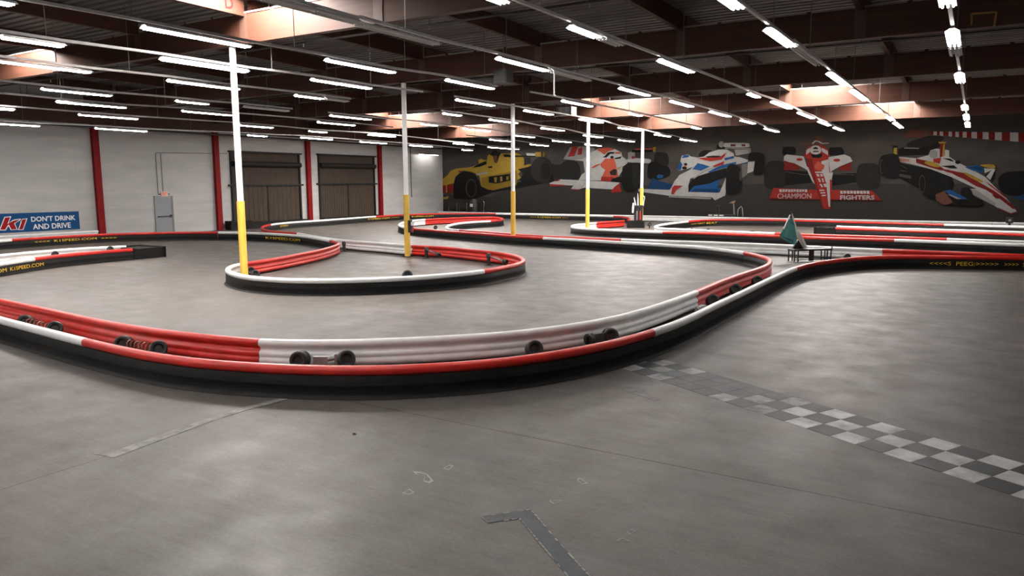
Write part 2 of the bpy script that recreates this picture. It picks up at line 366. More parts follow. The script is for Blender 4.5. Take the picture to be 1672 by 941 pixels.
def fixture(x, y0, y1, z, lit, label, group, rowsx=(-0.085, 0.0, 0.085)):
    yc = (y0+y1)/2; n = max(1, round((y1-y0)/1.22)); ln = min(max((y1-y0), 0.8), n*1.26); t0 = yc-ln/2
    t = thing('strip_light', label, 'strip light', (x, yc, z), group)
    h = MB()
    pr = [(-0.14, 0.035), (-0.135, 0.045), (-0.05, 0.10), (0.05, 0.10), (0.135, 0.045), (0.14, 0.035), (0.128, 0.035), (0.045, 0.088), (-0.045, 0.088), (-0.128, 0.035)]
    h.sweep([Vector((x, t0-0.02, z)), Vector((x, t0+ln+0.02, z))], [Vector((1, 0, 0))]*2, pr)
    obj('reflector', h, 'housing', t)
    obj('hanger_clip', MB().box((x-0.03, yc-0.05, z+0.101), (x+0.03, yc+0.05, z+0.118)), 'railmetal', t)
    seg = ln/n
    for k in range(n):
        for dx in rowsx:
            tb = MB(); a, b = t0+k*seg+0.02, t0+(k+1)*seg-0.02
            tb.tube([(x+dx, a, z+0.03), (x+dx, a+0.004, z+0.03), (x+dx, b-0.004, z+0.03), (x+dx, b, z+0.03)], [0.012, 0.019, 0.019, 0.012], n=8)
            obj('lamp_tube', tb, 'tube' if lit else 'tube_off', t)
    return t
names = list(ROWS)      # counted from the dark side of the hall to the white wall
for ri, key in enumerate(names):
    X = ROWX[key]; L = []
    for (xa, ya, xb, yb, lit) in ROWS[key]:
        if key == 'm3': A, B = at_z(xa, ya, 5.85), at_z(xb, yb, 5.85); A.z = B.z = 5.85
        else: A, B = at_x(xa, ya, X), at_x(xb, yb, X)
        L.append([A.y, B.y, (A.z+B.z)/2, lit])
    far = max(l[1] for l in L)
    if far > 53.0:                                    # keep the row short of the mural wall
        k0 = 34.0; s = (53.0-k0)/(far-k0)
        for l in L:
            for i in (0, 1):
                if l[i] > k0: l[i] = k0+(l[i]-k0)*s
    L.sort()
    rown = f'{ORD[len(names)-1-ri]} rail from the white wall'
    nl = 0
    for i, l in enumerate(L):
        if l[3]: nl += 1
        kind = f'{ORD[nl-1]} lit strip light' if l[3] else 'unlit strip light'
        if not l[3] and sum(1 for q in L if not q[3]) > 1: kind = ('nearer ' if i == min(j for j, q in enumerate(L) if not q[3]) else 'farther ')+kind
        fixture(X, l[0], l[1], l[2], l[3], f'{kind} along the {rown}', f'strip lights on the {rown}')
    # the row goes on over the viewer's head
    lead = min(l[0] for l in L); zl = L[0][2]; yb = lead-3.4; k = 0
    while yb-2.44 > YF+0.8 and key in ('m2', 'm1', 'o', 'a', 'b', 'c', 'd'):
        k += 1; fixture(X, yb-2.44, yb, zl, 1, f'{ORD[k-1]} strip light overhead, before the visible ones, {rown}', f'strip lights on the {rown}'); L.insert(0, [yb-2.44, yb, zl, 1]); yb -= 5.2
    # the channel the lights hang from
    mids = [(e, l[2]+0.165) for l in L for e in (min(l[0], (l[0]+l[1])/2-0.45)-0.05, max(l[1], (l[0]+l[1])/2+0.45)+0.05)]
    mids.sort()
    def zr(y):
        if y <= mids[0][0]: return mids[0][1]
        for (a, za), (b, zb) in zip(mids, mids[1:]):
            if y <= b: return za+(zb-za)*(y-a)/(b-a)
        return mids[-1][1]
    cuts = [YF+0.6]
    for ga, gb in GAPS.get(key, []):
        ym = L[len(L)//2][2]
        ya, yb = at_x(ga, 150, X).y, at_x(gb, 150, X).y
        cuts += [ya, yb]
    cuts.append(min(L[-1][1]+0.25, 53.5))
    for si in range(0, len(cuts), 2):
        a, b = cuts[si], cuts[si+1]
        lab = f'grey channel carrying the lights, {rown}' if len(cuts) == 2 else f'{"near" if si == 0 else "far"} length of grey channel, {rown}'
        t = thing('light_rail', lab, 'light rail', (X, (a+b)/2, zr((a+b)/2)), 'light rails under the roof')
        yy = [a] + [m[0] for m in mids if a < m[0] < b] + [b]
        mb = MB(); mb.sweep([Vector((X, y, zr(y))) for y in yy], [Vector((1, 0, 0))]*len(yy), [(-0.035, -0.028), (0.035, -0.028), (0.035, 0.03), (0.022, 0.03), (0.022, -0.015), (-0.022, -0.015), (-0.022, 0.03), (-0.035, 0.03)])
        obj('channel', mb, 'railmetal', t)
        y = a+1.0
        while y < b-0.3:
            if any(k0-0.15 < X < k1+0.15 and k2-0.15 < y < k3+0.15 for k0, k1, k2, k3 in SKYBOX): y += 0.5; continue
            mb = MB().tube([(X, y, zr(y)-0.01), (X, y, zdeck(y)-0.01)], 0.011, n=6); obj('hanger_rod', mb, 'rod', t); y += 4.1
# single lamp fixed on the white wall near the corner
A, B = at_x(684, 253, XL+0.45), at_x(716, 256, XL+0.45)
fixture(XL+0.45, A.y, min(B.y, YM-0.5), A.z, 1, 'lone lit strip light on the white wall by the corner', 'wall lamp', rowsx=(0.0,))
obj_arm = MB()
ym_ = (A.y+min(B.y, YM-0.5))/2
obj_arm.box((XL+0.005, ym_-0.04, A.z+0.12), (XL+0.47, ym_+0.04, A.z+0.16))
obj('wall_bracket', obj_arm, 'black', [o for o in COL.objects if o.get('group') == 'wall lamp'][0])

# ------------------------------------------------------------------ posts
for i, (px, py, gy) in enumerate(((399, 447, 14.8), (665.5, 419.5, 22.8), (838, 384.5, 30.5), (959, 370, 38.1), (1047.3, 333, 45.7))):
    p = at_y(px, py, gy); x = p.x; zt = zg(gy)
    lab = ['yellow-footed white steel post inside the teardrop island, closest to the camera',
           'yellow-footed white steel post with a small black box on it',
           'yellow-footed white steel post between two red rails, before the yellow painted car',
           'yellow-footed white steel post in the tip of the white-railed island',
           'yellow-footed white steel post rising behind the flag bin'][i]
    t = thing('steel_post', lab, 'post', (x, gy, 0), 'steel posts down the hall')
    zy = [2.33, 2.40, 2.46, 2.50, 2.52][i]
    obj('post_shaft', MB().tube([(x, gy, zy), (x, gy, zt-0.02)], 0.092, n=20), 'polewhite', t, smooth=True)['label'] = 'white upper shaft'
    obj('base_sleeve', MB().tube([(x, gy, 0.02), (x, gy, zy)], 0.112, n=20), 'yellow', t, smooth=True)['label'] = 'yellow lower sleeve'
    obj('cap_plate', MB().box((x-0.14, gy-0.12, zt-0.022), (x+0.14, gy+0.12, zt-0.002)), 'glulam', t)
    obj('foot_plate', MB().box((x-0.16, gy-0.16, 0.0), (x+0.16, gy+0.16, 0.02)), 'black', t)
    if i == 1:
        q = thing('call_box', 'small black box with a white lamp strapped to a yellow post', 'call box', (x+0.13, gy-0.02, 1.05), None)
        obj('box_body', MB().box((x+0.115, gy-0.07, 0.95), (x+0.215, gy+0.09, 1.42)), 'black', q)
        mb = MB().lathe((x+0.29, gy, 1.22), (0, 0, 1), [(0, 0.03), (0.0, 0.065), (0.10, 0.075), (0.15, 0.05), (0.17, 0.0)], n=14); obj('lamp', mb, 'sign_w', q, smooth=True)
        obj('lamp_stem', MB().tube([(x+0.29, gy, 1.0), (x+0.29, gy, 1.22)], 0.022, n=8).box((x+0.21, gy-0.02, 1.0), (x+0.30, gy+0.02, 1.04)), 'red', q)

# ------------------------------------------------------------------ white wall: columns, doors, sign, conduits
for i, y in enumerate((23.05, 30.55, 38.1, 45.6)):
    lab = ['red steel column on the white wall between the blue sign and the grey door', 'red steel column on the white wall between grey door and brown dock door',
           'red steel column on the white wall between the two brown dock doors', 'red steel column on the white wall past the second brown dock door'][i]
    t = thing('wall_column', lab, 'column', (XL+0.02, y, 0), 'red columns on the white wall')
    mb = MB(); x0 = XL+0.012
    mb.box((x0+0.03, y-0.17, 0), (x0+0.24, y-0.145, 6.02)).box((x0+0.03, y+0.145, 0), (x0+0.24, y+0.17, 6.02)).box((x0+0.10, y-0.145, 0), (x0+0.24, y+0.145, 6.02))
    obj('shaft', mb, 'redcol', t)
    obj('base_flange', MB().box((x0+0.008, y-0.19, 0), (x0+0.26, y+0.19, 0.02)), 'redcol', t)
def dock_door(num, y0, y1, zb, zt, zm, nslat):
    fr = MB(); w = 0.14; x0 = XL+0.012
    fr.box((x0, y0-w, 0), (x0+0.12, y0, zt)).box((x0, y1, 0), (x0+0.12, y1+w, zt)).box((x0, y0-w-0.1, zt), (x0+0.22, y1+w+0.1, zt+0.10))
    d = struct(f'door_{num}', fr, 'door_f')
    cu = MB().box((x0, y0, zm), (x0+0.03, y1, zt))
    z = zm+0.25
    while z < zt-0.8: cu.box((x0+0.03, y0, z), (x0+0.034, y1, z+0.02)); z += 0.28
    obj('curtain', cu, 'door_b', d)
    rl = MB().lathe((x0+0.20, y0-0.05, zt-0.72), (0, 1, 0), [(0, 0), (0, 0.17), (y1-y0+0.1, 0.17), (y1-y0+0.1, 0)], n=18); obj('curtain_roll', rl, mat('roll_dark', (0.014, 0.011, 0.009), 0.65, spec=0.2), d, smooth=True)
    obj('cross_bar', MB().box((x0+0.03, y0-0.35, zm-0.07), (x0+0.14, y1+0.35, zm+0.05)), 'door_f', d)
    ym = (y0+y1)/2
    for a, b in ((y0, ym-0.06), (ym+0.06, y1)):
        lf = MB(); n = nslat; w_ = (b-a)/n
        for k in range(n): lf.box((x0, a+k*w_+0.012, 0.02), (x0+0.035, a+(k+1)*w_-0.012, zm-0.07))
        lf.box((x0, a, 0.02), (x0+0.02, b, zm-0.07))
        for z in (0.9, 1.9):
            lf.box((x0+0.035, a, z), (x0+0.045, b, z+0.02))
        obj('door_leaf', lf, 'door_b', d)
    obj('center_post', MB().box((x0, ym-0.06, 0.02), (x0+0.07, ym+0.06, zm-0.07)), 'door_f', d)
dock_door(1, 31.75, 37.25, 0.0, 4.86, 2.80, 7)
dock_door(2, 39.25, 44.9, 0.0, 4.90, 2.86, 12)
t = thing('dock_bumper', 'long low black rubber dock bumper under the first brown door', 'bumper', (XL+0.35, 34.6, 0))
a = at_x(373, 367, XL+0.5).y; b = at_x(500, 357.5, XL+0.5).y
obj('bumper_block', MB().box((XL+0.2, a, 0), (XL+0.75, b, 0.42)), 'rubber', t)
obj('raised_end', MB().box((XL+0.2, a-0.02, 0.42), (XL+0.8, a+1.6, 0.56)), 'rubber', t)
t = thing('dock_bumper', 'low black rubber dock bumper under the second brown door', 'bumper', (XL+0.35, 42, 0))
obj('bumper_block', MB().box((XL+0.2, 39.0, 0), (XL+0.6, 45.1, 0.44)), 'rubber', t)
# grey exit door
y0, y1 = 26.35, 27.42; x0 = XL+0.012
d3 = struct('door_3', MB().box((x0, y0-0.06, 0), (x0+0.05, y0, 2.2)).box((x0, y1, 0), (x0+0.05, y1+0.06, 2.2)).box((x0, y0-0.06, 2.14), (x0+0.05, y1+0.06, 2.2)), 'door_g')
obj('door_leaf', MB().box((x0, y0+0.005, 0.01), (x0+0.035, y1-0.005, 2.135)), 'door_g', d3)
obj('push_bar', MB().box((x0+0.035, y0+0.1, 0.98), (x0+0.10, y1-0.18, 1.04)).box((x0+0.035, y1-0.2, 0.95), (x0+0.09, y1-0.08, 1.10)), 'black', d3)
obj('hinge_side_edge', MB().box((x0+0.036, y1-0.06, 0.03), (x0+0.04, y1-0.045, 2.12)), 'black', d3)
t = thing('exit_sign', 'small red lettered exit sign above the grey door', 'sign', (XL+0.02, 26.85, 2.25))
ea, eb = at_x(263, 313.5, XL+0.06), at_x(274, 320.5, XL+0.06)
obj('sign_body', MB().box((XL+0.012, ea.y, eb.z), (XL+0.07, eb.y, ea.z)), 'exit', t)
lm = MB(); text_on(lm, 'EXIT', lambda u, v: Vector((XL+0.073, ea.y+0.04+(eb.y-ea.y-0.08)*u, eb.z+0.03+(ea.z-eb.z-0.06)*v)), bold=0.03)
obj('lettering', lm, 'exit_r', t)
obj('side_lamps', MB().box((XL+0.012, ea.y-0.16, (ea.z+eb.z)/2-0.03), (XL+0.05, ea.y-0.005, (ea.z+eb.z)/2+0.02)).box((XL+0.012, eb.y+0.005, (ea.z+eb.z)/2-0.03), (XL+0.05, eb.y+0.14, (ea.z+eb.z)/2+0.02)), 'black', t)
def conduit(label, pxs, r=0.017, m='rod'):
    pts = [at_x(x, y, XL+0.03) for x, y in pxs]
    o = obj('wall_conduit', MB().tube(pts, r, n=6), m); return tag(o, label, 'conduit', 'conduits on the white wall')
conduit('thin conduit dropping to the exit sign, running over to the dock door', [(266.5, 313), (262, 251), (264, 249.5), (348, 250.5), (371, 251)])
conduit('thin conduit dropping beside the exit sign, outer of the two', [(258.5, 316), (254, 252), (255.5, 249.5), (261, 249.6)])
conduit('tall dark conduit on the white wall between second dock door and corner', [(670, 240), (671.5, 300), (672.3, 322)], 0.03, 'black')
conduit('horizontal conduit over the second dock door', [(598, 254), (622, 255), (666, 256.5)], 0.018, 'railmetal')
# blue sign
sa, sb = at_x(129.5, 346, XL+0.04), at_x(131.5, 374.8, XL+0.04)
SY1, SZ1, SZ0 = sb.y-0.02, 1.47, 0.54; SY0 = SY1-6.1
t = thing('wall_sign', 'blue sign reading DON\'T DRINK AND DRIVE on the white wall', 'sign', (XL+0.02, (SY0+SY1)/2, SZ0))
obj('sign_panel', MB().box((XL+0.012, SY0, SZ0), (XL+0.04, SY1, SZ1)), 'sign_b', t)
obj('mounting_clip', MB().box((XL+0.012, SY1-2.9, SZ1), (XL+0.05, SY1-2.78, SZ1+0.08)), 'steel', t)
def on_sign(a, b, off=0.043):
    """a, b: opposite corners of the text in pixels"""
    A, B = at_x(*a, XL+off), at_x(*b, XL+off)
    return lambda u, v: Vector((XL+off, A.y+(B.y-A.y)*u, B.z+(A.z-B.z)*v))
lm = MB()
text_on(lm, "DON'T DRINK", lambda u, v: Vector((XL+0.043, at_x(50.2, 360, XL).y+(at_x(122.5, 358, XL).y-at_x(50.2, 360, XL).y)*u, 1.02+0.26*v)), bold=0.02)
text_on(lm, 'AND DRIVE', lambda u, v: Vector((XL+0.043, at_x(53, 372, XL).y+(at_x(115, 370, XL).y-at_x(53, 372, XL).y)*u, 0.63+0.27*v)), bold=0.02)
obj('lettering', lm, 'sign_w', t)['label'] = 'white lettering'
# red italic K1 with a white edge, drawn as polygons (crop pixels / 11.943, offset 0,330)
def sg(pts, off): return [at_x(x/11.943, 330+y/11.943, XL+off) for x, y in pts]
k_out = [(-20,555),(85,290),(220,280),(165,410),(260,345),(405,325),(400,350),(290,420),(345,540),(210,550),(165,465),(110,555)]
k_in = [(5,540),(98,303),(200,296),(145,430),(190,400),(270,362),(380,342),(380,348),(275,418),(328,530),(222,538),(172,440),(152,455),(100,540)]
one_o = [(395,390),(430,330),(535,318),(455,545),(350,548),(400,400)]
one_i = [(410,380),(440,342),(515,332),(443,533),(370,536),(425,385)]
mb = MB(); mb.prism(sg(k_out, 0.043), (0.004, 0, 0)).prism(sg(one_o, 0.043), (0.004, 0, 0)); obj('logo_edge', mb, 'sign_w', t)
mb = MB(); mb.prism(sg(k_in, 0.049), (0.004, 0, 0)).prism(sg(one_i, 0.049), (0.004, 0, 0)); obj('logo', mb, 'sign_r', t)['label'] = 'red K1 emblem'

# ------------------------------------------------------------------ barriers
RAIL = [(0.034, 0.318), (0.056, 0.328), (0.070, 0.352), (0.072, 0.388), (0.060, 0.422), (0.035, 0.439), (0.0, 0.443), (-0.035, 0.438), (-0.062, 0.420), (-0.072, 0.388), (-0.062, 0.350), (-0.034, 0.326), (-0.012, 0.308), (-0.006, 0.287),
        (-0.016, 0.268), (-0.040, 0.252), (-0.056, 0.228), (-0.056, 0.198), (-0.050, 0.178), (-0.044, 0.165), (-0.048, 0.152), (-0.058, 0.132), (-0.064, 0.108), (-0.060, 0.082), (-0.045, 0.058), (-0.018, 0.042), (0.0, 0.030), (0.033, 0.030)]
SKIRT = [(0.036, 0.005), (0.115, 0.005), (0.105, 0.018), (0.080, 0.034), (0.070, 0.07), (0.066, 0.17), (0.070, 0.18), (0.066, 0.19), (0.063, 0.306), (0.055, 0.314), (0.036, 0.314)]
YCLAMP = 51.7
def smooth_path(px):
    ctrl = [(p[0], p[1]) for p in px]; n = len(ctrl); out = []; idx = []
    def P(i): return Vector(ctrl[max(0, min(n-1, i))])
    for i in range(n-1):
        p0, p1, p2, p3 = P(i-1), P(i), P(i+1), P(i+2)
        if i == 0: p0 = 2*p1-p2
        if i == n-2: p3 = 2*p2-p1
        # centripetal Catmull-Rom
        t0 = 0; t1 = t0+max((p1-p0).length, 1e-3)**0.5; t2 = t1+max((p2-p1).length, 1e-3)**0.5; t3 = t2+max((p3-p2).length, 1e-3)**0.5
        idx.append(len(out))
        for k in range(14):
            t = t1+(t2-t1)*k/14
            A1 = (t1-t)/(t1-t0)*p0+(t-t0)/(t1-t0)*p1; A2 = (t2-t)/(t2-t1)*p1+(t-t1)/(t2-t1)*p2; A3 = (t3-t)/(t3-t2)*p2+(t-t2)/(t3-t2)*p3
            B1 = (t2-t)/(t2-t0)*A1+(t-t0)/(t2-t0)*A2; B2 = (t3-t)/(t3-t1)*A2+(t-t1)/(t3-t1)*A3
            out.append((t2-t)/(t2-t1)*B1+(t-t1)/(t2-t1)*B2)
    idx.append(len(out)); out.append(Vector(ctrl[-1]))
    W = []
    for q in out:
        w = at_z(q.x, q.y, 0.44); w.z = 0
        if w.y > YCLAMP: w *= YCLAMP/w.y
        if w.x < XL+0.9: w *= (XL+0.9)/w.x
        W.append(w)
    # straight run-on past what the photograph shows
    if px[-1][0] >= 1760: W += [W[-1]+Vector((k*0.5, 0, 0)) for k in range(1, int((XR-1.0-W[-1].x)/0.5))]
    if px[0][0] >= 1760: W = [W[0]+Vector((k*0.5, 0, 0)) for k in range(int((XR-1.0-W[0].x)/0.5), 0, -1)]+W; idx = [q+len(W)-len(out) for q in idx]
    if px[0][0] <= -130 and px[0][1] > 451:
        d = (W[0]-W[10]).normalized(); W = [W[0]+d*(k*0.5) for k in range(8, 0, -1)]+W; idx = [q+8 for q in idx]; idx[0] = 0
    if px[0][0] >= 1760: idx[0] = 0
    if px[-1][0] >= 1760 or px[-1][0] <= -130: idx[-1] = len(W)-1
    if px[-1][0] <= -130:
        d = (W[-1]-W[-10]).normalized(); W += [W[-1]+d*(k*0.5) for k in range(1, 9)]; idx[-1] = len(W)-1
    # resample by length
    s = [0.0]
    for a, b in zip(W, W[1:]): s.append(s[-1]+(b-a).length)
    tot = s[-1]; step = 0.17; m = max(2, int(tot/step)); R = []; j = 0
    for k in range(m+1):
        d = tot*k/m
        while j < len(W)-2 and s[j+1] < d: j += 1
        t = (d-s[j])/max(1e-9, s[j+1]-s[j]); R.append(W[j].lerp(W[j+1], t))
    for _ in range(7):
        R = [R[0]] + [R[i]*0.5+(R[i-1]+R[i+1])*0.25 for i in range(1, len(R)-1)] + [R[-1]]
    seam = [int(round(s[i]/tot*m)) for i in idx]
    return R, seam
def normals(R, side):
    out = []
    for i in range(len(R)):
        t = (R[min(i+1, len(R)-1)]-R[max(i-1, 0)]); t.z = 0; t.normalize()
        n = Vector((-t.y, t.x, 0)); out.append(n if side == 'L' else -n)
    return out
PATHS = {}
def barrier_run(t, px, side, key=None, skirt=True, pad=True):
    R, seam = smooth_path(px); Nn = normals(R, side)
    R[0] = R[0]+(R[1]-R[0]).normalized()*0.018; R[-1] = R[-1]-(R[-1]-R[-2]).normalized()*0.018
    segs = []; cur = None
    for p, sm in zip(px, seam):
        if len(p) > 2:
            if cur: segs.append((cur[0], cur[1], sm))
            cur = (p[2], sm)
    segs.append((cur[0], cur[1], len(R)-1))
    segs = [q for q in segs if q[2]-q[1] >= 1 and q[0] in 'rw']
    for c, a, b in segs:
        PP = [v.copy() for v in R[a:b+1]]; NN = Nn[a:b+1]
        if len(PP) > 1:
            d0 = (PP[1]-PP[0]).normalized(); PP[0] = PP[0]+d0*0.004; d1 = (PP[-1]-PP[-2]).normalized(); PP[-1] = PP[-1]-d1*0.004
        mb = MB().sweep(PP, NN, RAIL)
        o = obj('rail_section', mb, 'red' if c == 'r' else 'white', t, smooth=True, angle=50)
        o['label'] = 'red rail section' if c == 'r' else 'white rail section'
    if skirt:
        a = 0; per = 15
        while a < len(R)-1:
            b = min(a+per, len(R)-1)
            if len(R)-1-b < 5: b = len(R)-1
            PP = [v.copy() for v in R[a:b+1]]
            d0 = (PP[1]-PP[0]).normalized(); PP[0] = PP[0]+d0*0.0012; d1 = (PP[-1]-PP[-2]).normalized(); PP[-1] = PP[-1]-d1*0.0012
            obj('rubber_skirt', MB().sweep(PP, Nn[a:b+1], SKIRT), 'rubber', t, smooth=True, angle=50)
            a = b
    PATHS[key] = (R, Nn, side, t)
def barrier_text(key, x0, x1, y, s, z0=0.16, z1=0.255, part=(0, 1)):
    """lettering on the rubber face between image columns x0 and x1"""
    R, Nn, side, t = PATHS[key]
    def near(px):
        def sx(p):
            c = W2C @ (p+Vector((0, 0, 0.2))-EYE); return c.x/c.z*FPX+CX if c.z > 0.5 else 1e9
        return min(range(int(part[0]*(len(R)-1)), int(part[1]*(len(R)-1))+1), key=lambda i: abs(sx(R[i])-px))
    a, b = near(x0), near(x1)
    acc = [0.0]
    for i in range(1, len(R)): acc.append(acc[-1]+(R[i]-R[i-1]).length)
    sa, sb = acc[a], acc[b]
    def fn(u, v):
        d = sa+(sb-sa)*u; j = 0
        lo, hi = 0, len(R)-2
        while lo < hi:
            mid = (lo+hi+1)//2
            if acc[mid] <= d: lo = mid
            else: hi = mid-1
        j = lo; tt = (d-acc[j])/max(1e-9, acc[j+1]-acc[j])
        p = R[j].lerp(R[j+1], tt); n = Nn[j].lerp(Nn[j+1], tt)
        return p+n*0.0735+Vector((0, 0, z0+(z1-z0)*v))
    mb = MB(); text_on(mb, s, fn, bold=0.0)
    o = obj('lettering', mb, 'yel_text', t, recalc=False); o['label'] = 'yellow lettering'
def barrier(label, runs, **k):
    p = at_z(runs[0][0][len(runs[0][0])//2][0], runs[0][0][len(runs[0][0])//2][1], 0.44); p.z = 0
    t = thing('track_barrier', label, 'barrier', p)
    for r in runs: barrier_run(t, r[0], r[1], r[2], **k)
    return t

barrier('long track barrier with black rubber face sweeping from the finish line across the front floor', [([
 (-130,478,'w'),(-60,500),(0,517.5),(66,534.5),(143,553.6,'r'),(239,574.5),(345,588.3),(420,593),(506,597),(581,598),(639,597),(719,593.3),(820,585.5),(896,575.3),(991,558),(1065,538,'w'),(1119,518.5),(1163,497.5),(1214,474),(1256,454),(1297,436.5,'r'),
 (1318,430.5),(1350,425),(1387,420.5),(1418,418.3),(1456,417.2),(1490,417),(1525,417.3),(1588,418),(1672,419),(1760,420.5)], 'R', 'r1')])
barrier('barrier just behind the front one, ribbed back showing, ending in a red hairpin', [([
 (-130,452,'r'),(-60,472),(0,488),(80,504.5),(159,521.5),(239,535),(319,544.5),(420,553.5,'w'),(506,555.5),(586,554.5),(666,551.5),(745,547.5),(820,542.5),(896,534.3),(991,519.3),(1055,503),(1135,475,'r'),(1180,456.5),(1224,441.5),(1250,432.5),(1257.5,427),(1256,422),(1246,417.5),(1232,413.7),(1216,411,'e')], 'L', 'r2a')])
barrier('barrier from the red hairpin to the middle island, looping round its two tips', [([
 (1216,411,'w'),(1190,407.2),(1166,404.3),(1130,401),(1083,398),(1020,394.5),(970,391.5),(920,388.8),(888,387,'r'),(850,385),(791,380.8),(753,378.2),(722,376),(690,373.5),(667,371.2,'w'),(656,369),(651.8,366.5),(654,364),(660,362.3),(672,359.7),(692.7,358,'r'),(720,356.3),(765,354.6),(803,354),(815,354.9),(821,357.0),(816,358.8),(799.5,360,'w'),(766,362),(747,364),(734,367),(728.5,370.2),(734,373),(750,374.6,'e')], 'L', 'r2b')])
barrier('straight red and white barrier running behind the bench with the green flag', [([
 (750,374.6,'r'),(766,375.8),(803,378.5),(850,382.2),(870,383.6),(946,387.2),(1018,390,'w'),(1071,392),(1130,393.6),(1163,394.7),(1226,397),(1282,399.3),(1360,403),(1444.5,406.6,'r'),(1490,408.4),(1537,410),(1588,412),(1672,415.2),(1760,418)], 'L', 'r2c')])
barrier('red and white barrier along the dock doors to the mural wall with yellow lettering', [([
 (486,379.6,'r'),(448,377),(431,373.8),(427,371),(431,368),(440,366,'w'),(473,362.3),(523,359),(570,355.6),(613,352.6,'r'),(659.5,350),(707,348.4),(766,348),(811,348.2,'w'),(850,348.4),(889,349),(946,350.5),(1003,352.3,'r'),(1020,353.6),(1028,356.2),(1026,358.6,'e')], 'R', 'r7')])
barrier('white tipped island barrier in front of the flag bin, turning red farther along', [([
 (1019,359.6,'r'),(1000,361),(972.7,363,'w'),(948,365.2),(936,367),(933.5,368.8),(938,370.3),(957.7,372.3),(1008,374.8),(1083,377.7,'r'),(1130,378.8),(1188,380.8),(1273,384),(1343,387),(1462,390.3,'w'),(1550,393.4),(1672,397.8),(1760,401)], 'R', 'r4')])
barrier('narrow white tipped barrier behind the flag bin, looping round to the far wall', [([
 (1760,396,'w'),(1672,393),(1622.8,391.7,'r'),(1550,389),(1462,386),(1343,382.6,'w'),(1273,380.2),(1149,375.3),(1130,374.2),(1090,372.3),(1072,370.8),(1069.5,369.2),(1073,367.5),(1083,365.4),(1098,363.3,'r'),(1120,361),(1149,358.6),(1200,357.8),(1273,358.4),(1340,360),(1387,361.4),(1437,362.8,'w'),(1537,365.5),(1591,367,'r'),(1672,369.5),(1760,372)], 'R', 'r5')])
t9 = barrier('short double barrier with a black end block below the painted white and red car', [
 ([(1366,368.6,'w'),(1441,371.2),(1490,372.6),(1559,374.5),(1672,378),(1760,381)], 'L', 'r9b'), ([(1364,371.4,'r'),(1490,375.8),(1590,379),(1672,381.8),(1760,385)], 'R', 'r9a')])
t10 = barrier('double barrier ending in a black block, in front of the blue sign', [
 ([(-130,430,'w'),(-60,422.5),(0,415.5),(78,408.5),(140,404),(207,401)], 'L', 'r10b'), ([(-130,449,'w'),(-60,438),(0,428.5),(52,421,'r'),(109,414.3),(171,409),(216,405.4)], 'R', 'r10a')])
def end_block(t, kf, kb, at_end, ln):
    Ra, Rb = PATHS[kf][0], PATHS[kb][0]
    i, j = (-1, -2) if at_end else (0, 1)
    A, Bq = Ra[i], Rb[i]; d = (Ra[i]-Ra[j]).normalized(); k = (Bq-A).dot(d)
    st = max(0.02, k+0.02)
    nrm = Vector((-d.y, d.x, 0)); w = (Bq-A).dot(nrm); s = 1 if w > 0 else -1
    c = A+d*0.02; lo, hi = -0.07*s, w+0.07*s
    mb = MB()
    def slab(n0, n1, d0, d1, z0, z1): mb.prism([c+nrm*n0+d*d0+Vector((0,0,z0)), c+nrm*n1+d*d0+Vector((0,0,z0)), c+nrm*n1+d*d1+Vector((0,0,z0)), c+nrm*n0+d*d1+Vector((0,0,z0))], (0, 0, z1-z0))
    slab(lo, lo+0.10*s, 0, ln, 0.002, 0.40); slab(hi-0.10*s, hi, st, ln, 0.002, 0.43); slab(lo, hi, ln-0.14, ln, 0.002, 0.42); slab(lo+0.1*s, hi-0.1*s, ln*0.3, ln-0.14, 0.30, 0.38)
    o = obj('end_block', mb, 'rubber', t); o['label'] = 'black rubber end block'
end_block(t10, 'r10a', 'r10b', True, 1.35)
end_block(t9, 'r9a', 'r9b', False, 1.1)
barrier('teardrop island barrier round the first two posts, red and white with black rubber face', [([
 (486,379.9,'w'),(500,382.4),(538,388.6),(569,392),(625.6,396.2),(673,400,'r'),(729,402.8),(778,407.6),(826,412.8),(846,417.5),(855.5,423.5),(848,428.5),(826,433.2),(792,440,'w'),(745,445),(697,449),(620,453),(546,455),(484,455),(430,452.3),(399,449),(379,444),(371,440),(371.5,437),(380,432.3),(393,429.5,'r'),(430,424),(469,417.5),(531,405),(546,400.3),(553,397.0),(549,394.2),(540,391.7,'w'),(520,387.8),(497,384.4),(470,382),(440,380.3),(390,378.6),(356,378.3,'e')], 'L', 'r8')])
barrier('red barrier with yellow lettering in front of the grey door and blue sign', [([
 (356,378.3,'r'),(300,378.4),(260,379),(171,381.5),(93,385.4),(17.5,390.2,'w'),(0,391.6),(-60,396.5),(-130,402.5)], 'L', 'rl')])
# white guard rails fixed along the walls
def wall_rail(label, pts, nrm):
    t = thing('wall_guard_rail', label, 'guard rail', ((pts[0][0]+pts[1][0])/2, (pts[0][1]+pts[1][1])/2, 0))
    P0, P1 = Vector((*pts[0], 0)), Vector((*pts[1], 0)); n = max(2, int((P1-P0).length/3.1))
    for k in range(n):
        a, b = P0.lerp(P1, k/n), P0.lerp(P1, (k+1)/n); d = (b-a).normalized()
        obj('rail_section', MB().sweep([a+d*0.006, b-d*0.006], [Vector(nrm)]*2, RAIL), 'white', t, smooth=True, angle=50)
        obj('rail_post', MB().obox(b-d*0.3+Vector(nrm)*0.06+Vector((0,0,0.16)), d*0.04, Vector(nrm)*0.022, Vector((0,0,0.16))), 'black', t)
wall_rail('long white ribbed guard rail along the foot of the mural wall', ((-39.9, 52.75), (13.5, 52.75)), (0, 1, 0))
wall_rail('white ribbed guard rail along the white wall below the blue sign', ((XL+0.55, 9.0), (XL+0.55, 22.6)), (-1, 0, 0))
barrier_text('r1', 1519, 1633, 428, '<<<<S  PEEG:>>>>>', 0.125, 0.25)
